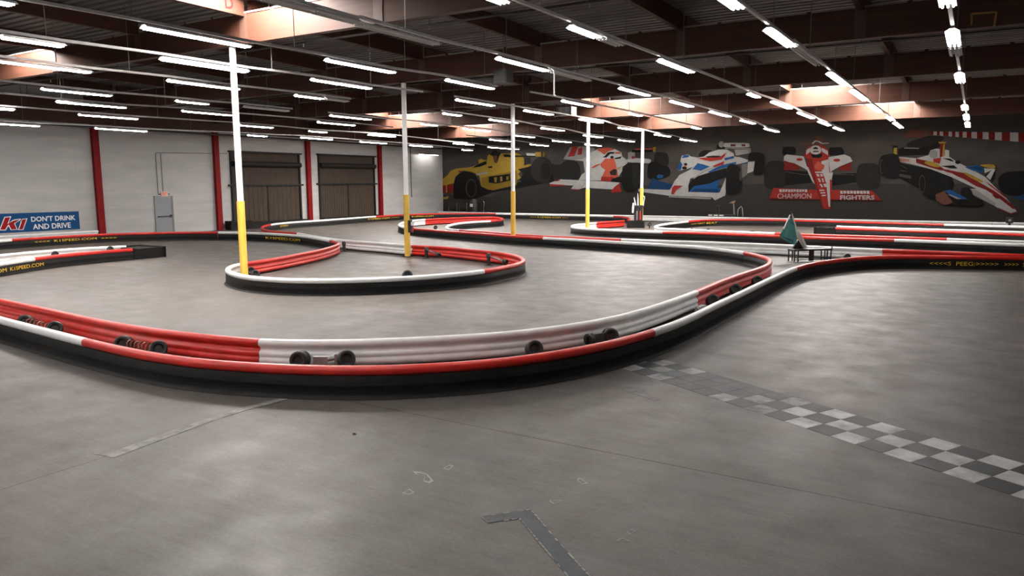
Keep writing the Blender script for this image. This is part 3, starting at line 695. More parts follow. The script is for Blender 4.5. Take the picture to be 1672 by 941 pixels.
barrier_text('r1', 1640, 1700, 428, '>>>>  SPEED', 0.125, 0.25)
barrier_text('rl', 56, 192, 392, '<<<<  K1SPEED.COM  >>>>', 0.17, 0.275)
barrier_text('r10a', 15, 67, 435, 'K1SPEED.COM', 0.13, 0.245)
barrier_text('r10a', -60, 7, 442, 'K1SPEED.COM', 0.13, 0.245)
barrier_text('r8', 437, 492, 388, 'K1SPEED.COM', 0.13, 0.25, (0.75, 1))
barrier_text('r7', 456, 470, 368, 'SPEED', 0.17, 0.28, (0.2, 1))
barrier_text('r7', 600, 651, 356, 'K1SPEED.COM >>>>', 0.17, 0.28, (0.25, 1))
barrier_text('r7', 672, 706, 353, 'K1SPEED.COM', 0.17, 0.28, (0.25, 1))
barrier_text('r7', 867, 928, 353, '<<< K1SPEED.COM >>>', 0.14, 0.25)
barrier_text('r5', 1127, 1169, 363, '<<<< FAST BEAT', 0.15, 0.27, (0.5, 1))

# ------------------------------------------------------------------ rubber rollers, links and posts between the barriers
def roller_mb(c, ax, r=0.075, ln=0.16):
    ax = Vector(ax).normalized(); b = Vector(c)-ax*ln/2
    return MB().lathe(b, ax, [(0.045, 0.0), (0.045, r*0.45), (0.004, r*0.62), (0, r*0.86), (0.02, r), (ln-0.02, r), (ln, r*0.86), (ln-0.004, r*0.62), (ln-0.045, r*0.45), (ln-0.045, 0.0)], n=20)
def coil(a, b, r, turns, wire=0.008):
    a, b = Vector(a), Vector(b); d = (b-a); u = d.orthogonal().normalized(); w = d.normalized().cross(u); pts = []
    n = turns*10
    for k in range(n+1):
        th = 2*PI*k/10; pts.append(a+d*(k/n)+(u*math.cos(th)+w*math.sin(th))*r)
    return MB().tube(pts, wire, n=5)
def nearest(key, p): 
    R, Nn = PATHS[key][:2]; i = min(range(len(R)), key=lambda i: (R[i]-Vector((p.x, p.y, 0))).length); return R[i], Nn[i]
def gap_point(px, py, z, ka, kb, fb=0.5):
    """point seen at a pixel, eased to lie in the gap between two barriers"""
    p = at_z(px, py, z); a, _ = nearest(ka, p); b, _ = nearest(kb, p); q = a.lerp(b, fb)
    return Vector((q.x, q.y, z))
LINKS = [((53, 524), (97, 536), 'rubber roller and spring link behind the white stretch of front rail', 's'),
         ((209, 560), (258, 570), 'rubber roller and spring link between the two long red rails', 's'),
         ((497, 583), (565, 586), 'pair of black rollers with a grey clamp just past the red and white seam', 'c'),
         ((950, 552), (990, 547), 'black roller with a flat steel link on the white barrier above the finish line', 'l')]
RZ = 0.20
def clear(px, py, z=None, gap=0.30):
    p = at_z(px, py, RZ if z is None else z); z = p.z
    for _ in range(4):
        a, n = nearest('r2a', p); d = (Vector((p.x, p.y, 0))-a).dot(-n)
        if d < gap: p = p-n*(gap-d)
    p.z = z; return p
rust = mat('rusty_spring', (0.20, 0.05, 0.028), 0.5, metal=0.3)
for (a, b, lab, kind) in LINKS:
    A, B = clear(*a), clear(*b); C = (A+B)/2; d = (B-A).normalized(); vw = Vector((C.x, C.y, 0)).normalized()
    t = thing('barrier_link', lab, 'barrier link', (C.x, C.y, 0), 'links between the front barriers')
    if kind != 'l':
        obj('roller', roller_mb(A, -vw-d*0.35+Vector((0, 0, 0.12)), 0.135, 0.22), 'rubber_b', t, smooth=True)
        obj('roller', roller_mb(B, -vw+d*0.15+Vector((0, 0, 0.30)), 0.135, 0.22), 'rubber_b', t, smooth=True)
    else:
        obj('roller', roller_mb(B, -vw+d*0.25+Vector((0, 0, 0.12)), 0.135, 0.22), 'rubber_b', t, smooth=True)
        obj('link_arm', MB().obox(C-d*0.10, d*(B-A).length*0.42, vw*0.03, Vector((0, 0, 0.07))), 'black', t)
        obj('end_cap', MB().tube([A-d*0.03, A+d*0.07], 0.10, n=14), 'rubber_b', t, smooth=True)
    if kind == 's': obj('spring', coil(A+d*0.14, B-d*0.14, 0.07, 6, 0.012), rust, t)
    elif kind == 'c': obj('clamp', MB().obox(C-d*0.04-Vector((0, 0, 0.05)), d*0.11, vw*0.05, Vector((0, 0, 0.10))).tube([C+d*0.02, C+d*0.18+Vector((0, 0, 0.03))], 0.045, n=10).obox(C+d*0.19, d*0.02, vw*0.06, Vector((0, 0, 0.09))), 'steel', t)
    foot = MB()
    for Q in (A, B): foot.tube([Q-Vector((0, 0, 0.09)), Vector((Q.x, Q.y, 0.0))], 0.035, n=8)
    obj('stand', foot, 'black', t)
def roller_thing(c, ax, label, r=0.085, ln=0.17, stand=True):
    t = thing('rubber_roller', label, 'rubber roller', (c.x, c.y, 0), 'loose rollers among the barriers')
    obj('roller', roller_mb(c, ax, r, ln), 'rubber_b', t, smooth=True)
    if stand: obj('stand', MB().tube([c-Vector((0, 0, r*0.9)), (c.x, c.y, 0.012)], 0.03, n=8).box((c.x-0.07, c.y-0.07, 0), (c.x+0.07, c.y+0.07, 0.014)), 'black', t)
    return t
for px, py, lab in ((872, 570, 'single black roller on the white barrier, standing apart between the two pairs'),
                    (1162, 491, 'black roller by the start of the red hairpin section'),
                    (1200, 473, 'black roller halfway along the red hairpin section'),
                    (1234, 459, 'black roller closest to the bend of the red hairpin')):
    c = clear(px, py); vw = Vector((c.x, c.y, 0)).normalized()
    roller_thing(c, -vw+Vector((0.25, 0.1, 0.35)), lab, 0.135, 0.2)
c = clear(1132, 503, 0.14)
t = thing('steel_clamp', 'grey steel clamp at the foot of the white and red seam before the hairpin', 'clamp', (c.x, c.y, 0))
R_, n_ = nearest('r2a', c); d_ = Vector((-n_.y, n_.x, 0))
obj('clamp_body', MB().obox(c, d_*0.20, n_*0.05, Vector((0, 0, 0.06))).tube([c+d_*0.2, c+d_*0.26], 0.05, n=10), 'steel', t)
obj('stand', MB().obox((c.x, c.y, 0.07), d_*0.15, n_*0.04, Vector((0, 0, 0.07))), 'black', t)

def damper(foot_px, top_h, arm_px, label):
    f = at_z(*foot_px, 0.0)
    t = thing('barrier_damper', label, 'barrier damper', (f.x, f.y, 0), 'dampers inside the teardrop island')
    obj('foot', MB().lathe(f, (0, 0, 1), [(0, 0), (0, 0.16), (0.02, 0.15), (0.035, 0.07), (0.035, 0)], n=18), 'black', t, smooth=True)
    obj('post', MB().lathe(f+Vector((0, 0, 0.03)), (0, 0, 1), [(0, 0), (0, 0.06), (top_h*0.55, 0.065), (top_h*0.6, 0.085), (top_h-0.08, 0.085), (top_h-0.03, 0.06), (top_h-0.03, 0.0)], n=16), 'rubber_b', t, smooth=True)
    if arm_px:
        e = at_z(*arm_px, 0.2); s = f+Vector((0, 0, top_h-0.08)); d = (e-s).normalized()
        obj('arm', MB().tube([s, e], 0.016, n=8), 'steel', t)
        obj('spring', coil(s+d*0.12, e-d*0.12, 0.045, 5), mat('dull_spring', (0.10, 0.06, 0.045), 0.5, metal=0.4), t)
        obj('roller', roller_mb(e, d, 0.085, 0.17), 'rubber_b', t, smooth=True)
damper((562, 410.5), 0.42, None, 'black damper post by the red bend with no arm')
damper((696.5, 422), 0.42, (716, 416.5), 'black damper post with spring arm beside the second yellow post')
damper((797.8, 433.5), 0.42, (825, 427), 'black damper post with spring arm near the red rounded tip of the island')
damper((979, 372), 0.42, None, 'black damper post on the small red rail beside the white island tip')
for px, py, z, lab in ((665, 450, 0.16, 'black ring roller lying behind the long white rail of the teardrop island'),
                       (410, 443, 0.2, 'upper black roller beside the first yellow post'), (417, 448, 0.14, 'lower black roller beside the first yellow post'),
                       (711, 371.5, 0.15, 'black roller in the mouth of the middle island'), (1129, 376.5, 0.3, 'black roller on the far straight, nearest the flag bin'),
                       (1156, 377.2, 0.3, 'black roller on the far straight, second from the flag bin'), (1228, 380.8, 0.3, 'black roller on the far straight, third from the flag bin'),
                       (1060.5, 366.5, 0.25, 'spoked black roller beside the flag bin'), (1383, 420, 0.14, 'black domed roller behind the front barrier, just past the bench'),
                       (90, 416, 0.34, 'black roller between the two rails before the blue sign'), (180, 407.5, 0.34, 'black roller near the black end block before the blue sign'),
                       (1480, 415, 0.24, 'black roller behind the front barrier on the red section')):
    c = at_z(px, py, z); v = Vector((c.x, c.y, 0)).normalized()
    big = (px == 665)
    roller_thing(c, -v+Vector((0.2, 0, 0.3)), lab, 0.155 if big else 0.12, 0.14 if big else 0.2, stand=z > 0.16)

# ------------------------------------------------------------------ bench with the green flag
b0, b1 = at_z(1297.5, 428, 0), at_z(1357, 426, 0)
dx = (b1-b0); LN = dx.length; ux = dx.normalized(); uy = Vector((-ux.y, ux.x, 0))
t = thing('bench', 'low black metal bench behind the red bend', 'bench', (b0+b1)/2)
bz = 0.44
ctr = (b0+b1)/2+uy*0.2
obj('bench_top', MB().obox(ctr+Vector((0, 0, bz-0.03)), ux*(LN/2+0.03), uy*0.2, Vector((0, 0, 0.03))), 'black', t)
for e in (0.0, 0.1, 0.9, 1.0):
    for w in (0.03, 0.37):
        p = b0+dx*e+uy*w; obj('leg', MB().obox(p+Vector((0, 0, 0.19)), ux*0.018, uy*0.018, Vector((0, 0, 0.19))), 'black', t)
obj('center_panel', MB().obox(b0+dx*0.46+uy*0.03+Vector((0, 0, 0.21)), ux*0.10, uy*0.012, Vector((0, 0, 0.19))), 'black', t)
for z in (0.07, 0.14): obj('stretcher', MB().obox(b0+dx*0.5+uy*0.03+Vector((0, 0, z)), ux*LN/2, uy*0.01, Vector((0, 0, 0.013))), 'black', t)
obj('end_post', MB().obox(b0+dx*1.02+uy*0.03+Vector((0, 0, 0.45)), ux*0.015, uy*0.015, Vector((0, 0, 0.06))), 'black', t)
def bpt(px, py, off=0.2):
    """point seen at a pixel, in the upright plane along the bench"""
    o = b0+uy*off; d = ray(px, py); k = (o-EYE).dot(uy)/d.dot(uy); return EYE+d*k
bag = thing('black_bag', 'slumped black bag at the end of the bench under the green flag', 'bag', bpt(1301, 408))
poly = [(1294.6, 409.5), (1296, 403), (1301, 396), (1304.5, 391), (1309, 397), (1313, 404), (1313, 408)]
bp_ = [bpt(x, y, 0.30) for x, y in poly]
for q in bp_: q.z = max(q.z, bz+0.002)
obj('bag_body', MB().prism(bp_, uy*0.09), 'black', bag)
fg = thing('green_flag', 'dark green flag hanging from a leaning silver pole on the bench', 'flag', bpt(1315, 405))
top, midp, foot = bpt(1293.5, 351, 0.12), bpt(1301.5, 377, 0.16), bpt(1314.5, 404.5, 0.2)
foot.z = max(foot.z, bz+0.03)
obj('pole', MB().tube([top+(top-midp).normalized()*0.04, midp], 0.022, n=10), 'silver', fg, smooth=True)
obj('rolled_cover', MB().tube([midp-(foot-midp)*0.05, midp, midp.lerp(foot, 0.5), foot], [0.03, 0.06, 0.085, 0.075], n=12), 'silver', fg, smooth=True)['label'] = 'grey rolled cover'
obj('second_pole', MB().tube([bpt(1290, 351, 0.1), bpt(1286, 360, 0.1), bpt(1279.5, 374, 0.1)], 0.022, n=10), 'polewhite', fg, smooth=True)
obj('finial', MB().tube([bpt(1292, 345.5, 0.12), bpt(1292.3, 352, 0.12)], 0.018, n=8), 'black', fg)
fp = [(1291.5, 355.5), (1293.5, 355.5), (1298, 372), (1302, 389), (1300, 395), (1297, 400), (1290, 400.2), (1283, 396.5), (1273, 387), (1273.3, 383.5), (1277, 377), (1286, 361)]
# cloth: gentle folds out of its plane, thickness from two skins
mb = MB(); nU, nV = 14, 18; ga, gb = [], []
def lerp2(a, b, t): return (a[0]+(b[0]-a[0])*t, a[1]+(b[1]-a[1])*t)
lft = [(1291.5, 355.5), (1286, 361), (1277, 377), (1273.2, 383.5), (1273.2, 386.5)]; rgt = [(1293.5, 355.5), (1296, 364.5), (1299.5, 378), (1302, 389), (1299, 400.3)]
def poly_at(P, t):
    k = t*(len(P)-1); i = min(int(k), len(P)-2); return lerp2(P[i], P[i+1], k-i)
for j in range(nV+1):
    a, b = poly_at(lft, j/nV), poly_at(rgt, j/nV)
    for i in range(nU+1):
        q = lerp2(a, b, i/nU)
        q = (q[0], q[1]+2.2*math.sin(PI*i/nU)*(j/nV)**4)
        o = 0.11+0.028*math.sin(i*1.3+j*0.35)*(0.3+0.7*j/nV)
        ga.append(bpt(q[0], q[1], o)); gb.append(bpt(q[0], q[1], o+0.006))
n1 = nU+1; nn = len(ga); fs = []
for j in range(nV):
    for i in range(nU):
        q = (j*n1+i, j*n1+i+1, (j+1)*n1+i+1, (j+1)*n1+i); fs.append(q); fs.append(tuple(nn+k for k in reversed(q)))
rim = [i for i in range(n1)] + [j*n1+nU for j in range(1, nV+1)] + [nV*n1+i for i in range(nU-1, -1, -1)] + [j*n1 for j in range(nV-1, 0, -1)]
for a, b in zip(rim, rim[1:]+rim[:1]): fs.append((a, a+nn, b+nn, b))
mb.add(ga+gb, fs)
cl = obj('cloth', mb, 'green', fg, smooth=True, angle=70)
def cloth_pt(px, py): return bpt(px, py, 0.062)
pm = MB()
for k in range(9):
    x = 1278.5+k*1.9; y = 386.2+k*0.75
    pm.prism([cloth_pt(x, y), cloth_pt(x+1.3, y+0.5), cloth_pt(x+1.1, y+2.8), cloth_pt(x-0.2, y+2.3)], uy*0.004)
for k in range(3): pm.prism([cloth_pt(1291+k*1.6, 362+k*1.7), cloth_pt(1292.2+k*1.6, 362+k*1.7), cloth_pt(1292.2+k*1.6, 363.6+k*1.7), cloth_pt(1291+k*1.6, 363.6+k*1.7)], uy*0.004)
obj('print', pm, 'navy', cl)

# ------------------------------------------------------------------ flag bin
fb = at_z(1039, 372.6, 0.0); vx = Vector((C2W[0][0], C2W[1][0], 0)).normalized(); vy = Vector((-vx.y, vx.x, 0))
kx = (fb-EYE).length/FPX
def bin_pt(px, py, dy=0.0):
    o = fb+vy*dy; d = ray(px, py); k = (o-EYE).dot(vy)/d.dot(vy); return EYE+d*k
t = thing('flag_bin', 'black bin on a black block holding flag sticks and red and silver rods', 'flag bin', fb)
w0, w1 = bin_pt(1025.8, 371), bin_pt(1052, 371)
hb = bin_pt(1039, 361).z
obj('base_block', MB().obox(((w0+w1)/2).xy.to_3d()+vy*0.3+Vector((0, 0, hb/2)), vx*(w1-w0).length/2, vy*0.3, Vector((0, 0, hb/2))), 'rubber', t)
cb = ((bin_pt(1036, 360)+bin_pt(1050.5, 360))/2).xy.to_3d()+vy*0.28; rb = (bin_pt(1050.5, 360)-bin_pt(1036, 360)).length/2; hz = bin_pt(1043, 335.5).z
obj('bin_body', MB().lathe(cb+Vector((0, 0, hb)), (0, 0, 1), [(0, 0), (0, rb*0.96), ((hz-hb)*0.86, rb), ((hz-hb)*0.88, rb*1.08), (hz-hb, rb*1.08), (hz-hb, rb*0.93), (hz-hb-0.1, rb*0.93), (hz-hb-0.1, 0)], n=20), 'black', t, smooth=True)
for a, b, mm, lab in ((1040.1, 0.9, 'steel', 'silver rod'), (1045.1, 0.9, 'red', 'red rod')):
    p0 = bin_pt(a, 359.5, 0.28-rb*1.02-0.02); p1 = bin_pt(a, 345, 0.28-rb*1.02-0.02); p0.z = max(p0.z, hb+0.01)
    obj('rod', MB().tube([p0, p1], 0.045, n=10), mm, t, smooth=True)['label'] = lab
for pts, r in (([(1037.8, 336.5), (1036.6, 329), (1035.2, 322.5)], [0.05, 0.04, 0.02]), ([(1041.6, 336.5), (1041.6, 325), (1041.5, 315.5)], [0.05, 0.035, 0.018]), ([(1050.3, 336.5), (1051.5, 328), (1052.6, 323.5), (1051.8, 320.8), (1050, 320)], [0.025]*5)):
    obj('flag_stick', MB().tube([bin_pt(x, y, 0.28) for x, y in pts], r, n=8), 'polewhite', t, smooth=True)
obj('rolled_flag', MB().tube([bin_pt(1033, 348, 0.2), bin_pt(1033.6, 340, 0.2), bin_pt(1034, 331.5, 0.2)], [0.05, 0.075, 0.05], n=10), 'white', t, smooth=True)

# ------------------------------------------------------------------ kit along the mural wall
def wpt(px, py, Y=53.45): return at_y(px, py, Y)
a, b = wpt(1157, 358), wpt(1202.5, 358)
t = thing('equipment_cart', 'low black cart with white tags and upright bars before the mural wall', 'cart', ((a.x+b.x)/2, 53.45, 0))
zt_ = wpt(1180, 350.3).z
obj('cart_body', MB().box((a.x, 53.2, 0.08), (b.x, 53.75, zt_)), 'black', t)
for px0, px1 in ((1158.5, 1164.5), (1167, 1174), (1176, 1183)): obj('tag', MB().box((wpt(px0, 351).x, 53.185, zt_-0.10), (wpt(px1, 351).x, 53.2, zt_-0.02)), 'sign_w', t)
for px in (1160, 1200):
    for yy in (53.28, 53.68): obj('wheel', MB().lathe((wpt(px, 357).x-0.02, yy, 0.05), (1, 0, 0), [(0, 0), (0, 0.05), (0.04, 0.05), (0.04, 0)], n=12), 'rubber_b', t, smooth=True)
obj('handle', MB().tube([wpt(1170, 350), wpt(1169.8, 337), wpt(1171.5, 335), wpt(1174.5, 337.5), wpt(1174.8, 350)], 0.04, n=8), 'black', t, smooth=True)
obj('upright', MB().tube([wpt(1198.8, 350), wpt(1198, 333)], 0.035, n=8), 'steel', t, smooth=True)
obj('pennant', MB().prism([wpt(1190, 332.2), wpt(1195, 329), wpt(1200.5, 327.3), wpt(1200.5, 330), wpt(1198, 332.6)], (0, 0.02, 0)), mat('faded_orange_cloth', (0.33, 0.17, 0.11), 0.8, var=0.3, scale=8), t)
def chair(x, Y, w, zseat, ztop, label, cat='chair', blk=True, face=-1):
    t = thing('stacking_chair', label, cat, (x, Y, 0), 'chairs by the mural wall'); r = 0.014
    for sx in (-1, 1):
        xx = x+sx*w/2
        obj('leg', MB().tube([(xx, Y-0.42, 0.0), (xx, Y-0.40, zseat)], r, n=8), 'chrome', t, smooth=True)
        obj('leg', MB().tube([(xx, Y+0.06, 0.0), (xx, Y, zseat), (xx, Y+0.05, ztop)], r, n=8), 'chrome', t, smooth=True)
    obj('seat', MB().box((x-w/2+0.02, Y-0.42, zseat-0.025), (x+w/2-0.02, Y-0.02, zseat+0.025)), 'black', t)
    obj('backrest', MB().box((x-w/2+0.02, Y-0.01, zseat+0.22), (x+w/2-0.02, Y+0.025, ztop-0.02)), 'black', t)
    return t
for pxa, pxb, lab in ((729, 746.6, 'black chair with chrome legs in the corner by the white wall'), (747.5, 761.5, 'black chair with chrome legs second from the corner')):
    A, B = wpt(pxa, 340), wpt(pxb, 340)
    chair((A.x+B.x)/2, 53.6, min(B.x-A.x-0.12, 0.85), 0.45, wpt((pxa+pxb)/2, 331.3).z, lab)
A = wpt(776, 330); tw = wpt(786, 330).x-wpt(767, 330).x
t = thing('round_bin', 'squat round black bin with a white label by the chairs', 'bin', (A.x, 53.3, 0))
zt_ = wpt(776, 325).z
obj('bin_body', MB().lathe((A.x, 53.3, 0), (0, 0, 1), [(0, 0), (0, 0.28), (0.2, 0.36), (zt_*0.55, 0.42), (zt_*0.85, 0.36), (zt_, 0.2), (zt_, 0)], n=22), 'black', t, smooth=True)
lp = MB()
for dx_ in (0, 1):
    for dz_ in (0, 1): lp.box((A.x-0.15+dx_*0.15, 52.86, zt_*0.58+dz_*0.13), (A.x-0.02+dx_*0.15, 52.875, zt_*0.58+0.11+dz_*0.13))
obj('label_plate', lp, 'sign_w', t)
A = wpt(1208.5, 345)
t = thing('hoop_stand', 'thin curved metal hoop stand beside the black cart', 'stand', (A.x, 53.45, 0))
obj('hoop', MB().tube([wpt(1204.5, 353), wpt(1204.8, 345), wpt(1206, 341), wpt(1210.5, 337), wpt(1212, 340), wpt(1213, 353)], 0.03, n=8), 'steel', t, smooth=True)
obj('foot', MB().box((wpt(1204, 353).x, 53.25, 0), (wpt(1213.5, 353).x, 53.65, 0.05)).box((wpt(1204.3, 353).x, 53.43, 0.05), (wpt(1205, 353).x, 53.47, wpt(1204.5, 352).z)).box((wpt(1212.5, 353).x, 53.43, 0.05), (wpt(1213.3, 353).x, 53.47, wpt(1213, 352).z)), 'black', t)
A = wpt(790, 335)
t = thing('bent_pole', 'short bent chrome pole beside the round bin', 'pole', (A.x, 53.5, 0))
obj('pole_shaft', MB().tube([(wpt(788.5, 341).x, 53.5, 0.02), wpt(790.2, 334, 53.5), wpt(790.8, 330, 53.5), wpt(789.5, 329, 53.5)], 0.025, n=8), 'chrome', t, smooth=True)
obj('foot', MB().lathe((wpt(788.5, 341).x, 53.5, 0), (0, 0, 1), [(0, 0), (0, 0.15), (0.025, 0.14), (0.03, 0)], n=14), 'black', t)
# black box on the far barrier
c = at_z(1648, 367.5, 0.46)
t = thing('timing_box', 'small black box standing on the far red rail below the painted nose', 'box', (c.x, c.y, 0.447))
obj('box_body', MB().box((c.x-0.17, c.y-0.12, 0.56), (c.x+0.17, c.y+0.12, 0.86)), 'black', t)
obj('face_plate', MB().box((c.x-0.06, c.y-0.13, 0.66), (c.x+0.06, c.y-0.12, 0.78)), 'steel', t)
obj('foot', MB().box((c.x-0.06, c.y-0.06, 0.447), (c.x+0.06, c.y+0.06, 0.56)), 'black', t)

# ------------------------------------------------------------------ things under the roof
A, B = at_y(1587, 23, 22.685), at_y(1627, 20, 22.685); Cc, D = at_y(1586, 41.5, 22.685), at_y(1623, 44, 22.685)
t = thing('outline_frame', 'open yellow rectangular frame fixed on the dark roof girder', 'frame', A)
yy = 22.66
def bar(p, q, w=0.045):
    p, q = Vector((p.x, yy, p.z)), Vector((q.x, yy, q.z)); d = (q-p).normalized(); n = Vector((-d.z, 0, d.x))
    return MB().obox((p+q)/2, d*((q-p).length/2), n*w/2, Vector((0, 0.014, 0)))
fo = mat('dull_yellow_bar', (0.33, 0.17, 0.03), 0.6, var=0.3, scale=10)
obj('top_bar', bar(A, B), fo, t); obj('side_bar', bar(A, Cc), fo, t); obj('side_bar', bar(B, D), fo, t)
p = at_x(822, 126, -13.0)
yb_ = p.y
t = thing('roof_speaker', 'black box hanging under the roof beside the first rail gap', 'speaker', p)
obj('cabinet', MB().box((p.x-0.24, yb_-0.2, p.z-0.2), (p.x+0.24, yb_+0.2, p.z+0.22)), 'black', t)
obj('hanger_rod', MB().tube([(p.x, yb_, p.z+0.22), (p.x, yb_, zdeck(yb_)-0.01)], 0.015, n=6), 'rod', t)
obj('front_grille', MB().box((p.x-0.2, yb_-0.215, p.z-0.17), (p.x+0.2, yb_-0.2, p.z+0.18)), 'pipe', t)
q0, q1 = at_y(911, 187, 35.0), at_y(937, 187, 35.0)
t = thing('unit_heater', 'grey heater unit hung under the roof in front of the mural', 'heater', ((q0.x+q1.x)/2, 35.0, q0.z))
obj('heater_body', MB().box((q0.x+0.05, 34.7, q0.z-0.08), (q1.x, 35.3, q0.z+0.34)), 'rod', t)
obj('lower_bracket', MB().tube([(q0.x, 34.6, q0.z+0.22), (q0.x, 34.6, q0.z-0.14), (q1.x-0.1, 34.6, q0.z-0.06)], 0.025, n=8), 'chrome', t)
lv = MB()
for k in range(5): lv.box((q0.x+0.2, 34.685, q0.z-0.02+k*0.07), (q1.x-0.1, 34.7, q0.z+0.02+k*0.07))
obj('louver', lv, 'steel', t)
for xx in (q0.x+0.15, q1.x-0.15): obj('hanger_rod', MB().tube([(xx, 35.0, q0.z+0.34), (xx, 35.0, zdeck(35.0)-0.01)], 0.012, n=6), 'rod', t)
# sprinkler pipes
def pipe(label, a, b, r, hang=4.5):
    a, b = Vector(a), Vector(b); t = thing('sprinkler_pipe', label, 'pipe', (a+b)/2, 'sprinkler pipes'); 
    obj('pipe_run', MB().tube([a, b], r, n=8), 'pipe', t, smooth=True)
    d = b-a; n = int(d.length/hang)
    for k in range(n):
        p = a+d*((k+0.5)/n)
        obj('hanger', MB().tube([p, (p.x, p.y, zdeck(p.y)-0.01)], 0.012, n=6), 'pipe', t)
        obj('sprinkler_head', MB().tube([p-Vector((0, 0, r)), p-Vector((0, 0, r+0.09))], [0.012, 0.022], n=8), 'steel', t)
pa = at_z(690, 42, 7.15)
pipe('black sprinkler pipe across the hall past the lettered beam', (XL+0.3, pa.y, 7.15), (XR-0.3, pa.y, 7.15), 0.035)
pb = at_z(1100, 330, 7)
pipe('black sprinkler pipe across the hall in the second bay', (XL+0.3, 26.4, 7.12), (XR-0.3, 26.4, 7.12), 0.03)
pipe('thick black pipe along the top of the white wall', (XL+1.6, 5.0, 5.78), (XL+1.6, 53.5, 5.78), 0.06, 3.9)
# white drop rods seen in front of the girders
for i, (px, y0_, y1_, X_) in enumerate(((1230, 33, 88, -7.35), (905, 119, 155, -10.7))):
    top_ = at_x(px, y0_, X_+0.12); bot = at_x(px-1, y1_, X_+0.12)
    o = tag(obj('hanging_conduit', MB().tube([(top_.x, top_.y, top_.z), (top_.x, top_.y, bot.z), (top_.x+0.05, top_.y, bot.z-0.03)], 0.022, n=8).tube([(top_.x-0.12, top_.y, top_.z+0.005), (top_.x, top_.y, top_.z+0.005)], 0.012, n=6), 'railmetal'),
            ['grey drop conduit hanging from the third rail of lights off the dark side', 'grey drop conduit hanging from the rail of lights over the middle of the track'][i], 'conduit', 'drop conduits')

# ------------------------------------------------------------------ murals (flat paint on the end wall)
def mural(name, label, org, sc, parts):
    pts0 = [(p[0]/sc+org[0], p[1]/sc+org[1]) for p in parts[0][2]]
    q = at_y(*pts0[0], YM); t = thing(name, label, 'mural', (q.x, YM-0.002, q.z), 'racing cars painted on the end wall')
    for i, (nm, m, pl) in enumerate(parts):
        Y = YM-0.006-0.0045*i
        if isinstance(pl, tuple) and pl[0] == 'e':
            _, cx, cy, rx, ry = pl; pl = [(cx+rx*math.cos(2*PI*k/28), cy+ry*math.sin(2*PI*k/28)) for k in range(28)]
        if isinstance(pl, tuple) and pl[0] == 't':
            _, s, x0, y0, x1, y1 = pl
            mb = MB(); text_on(mb, s, lambda u, v: at_y((x0+(x1-x0)*u)/sc+org[0], (y1+(y0-y1)*v)/sc+org[1], Y), bold=0.03)
        else:
            mb = MB().add([at_y(x/sc+org[0], y/sc+org[1], Y) for x, y in pl], [tuple(range(len(pl)))])
        o = obj(nm, mb, 'm_'+m, t, recalc=False)
    return t
def soft(poly, k=3):
    """rounded outline: closed Catmull-Rom through the points"""
    n = len(poly); out = []
    for i in range(n):
        p0, p1, p2, p3 = poly[i-1], poly[i], poly[(i+1) % n], poly[(i+2) % n]
        for j in range(k):
            t = j/k; f = lambda a, b, c, d: 0.5*((2*b)+(-a+c)*t+(2*a-5*b+4*c-d)*t*t+(-a+3*b-3*c+d)*t**3)
            out.append((f(p0[0], p1[0], p2[0], p3[0]), f(p0[1], p1[1], p2[1], p3[1])))
    return out
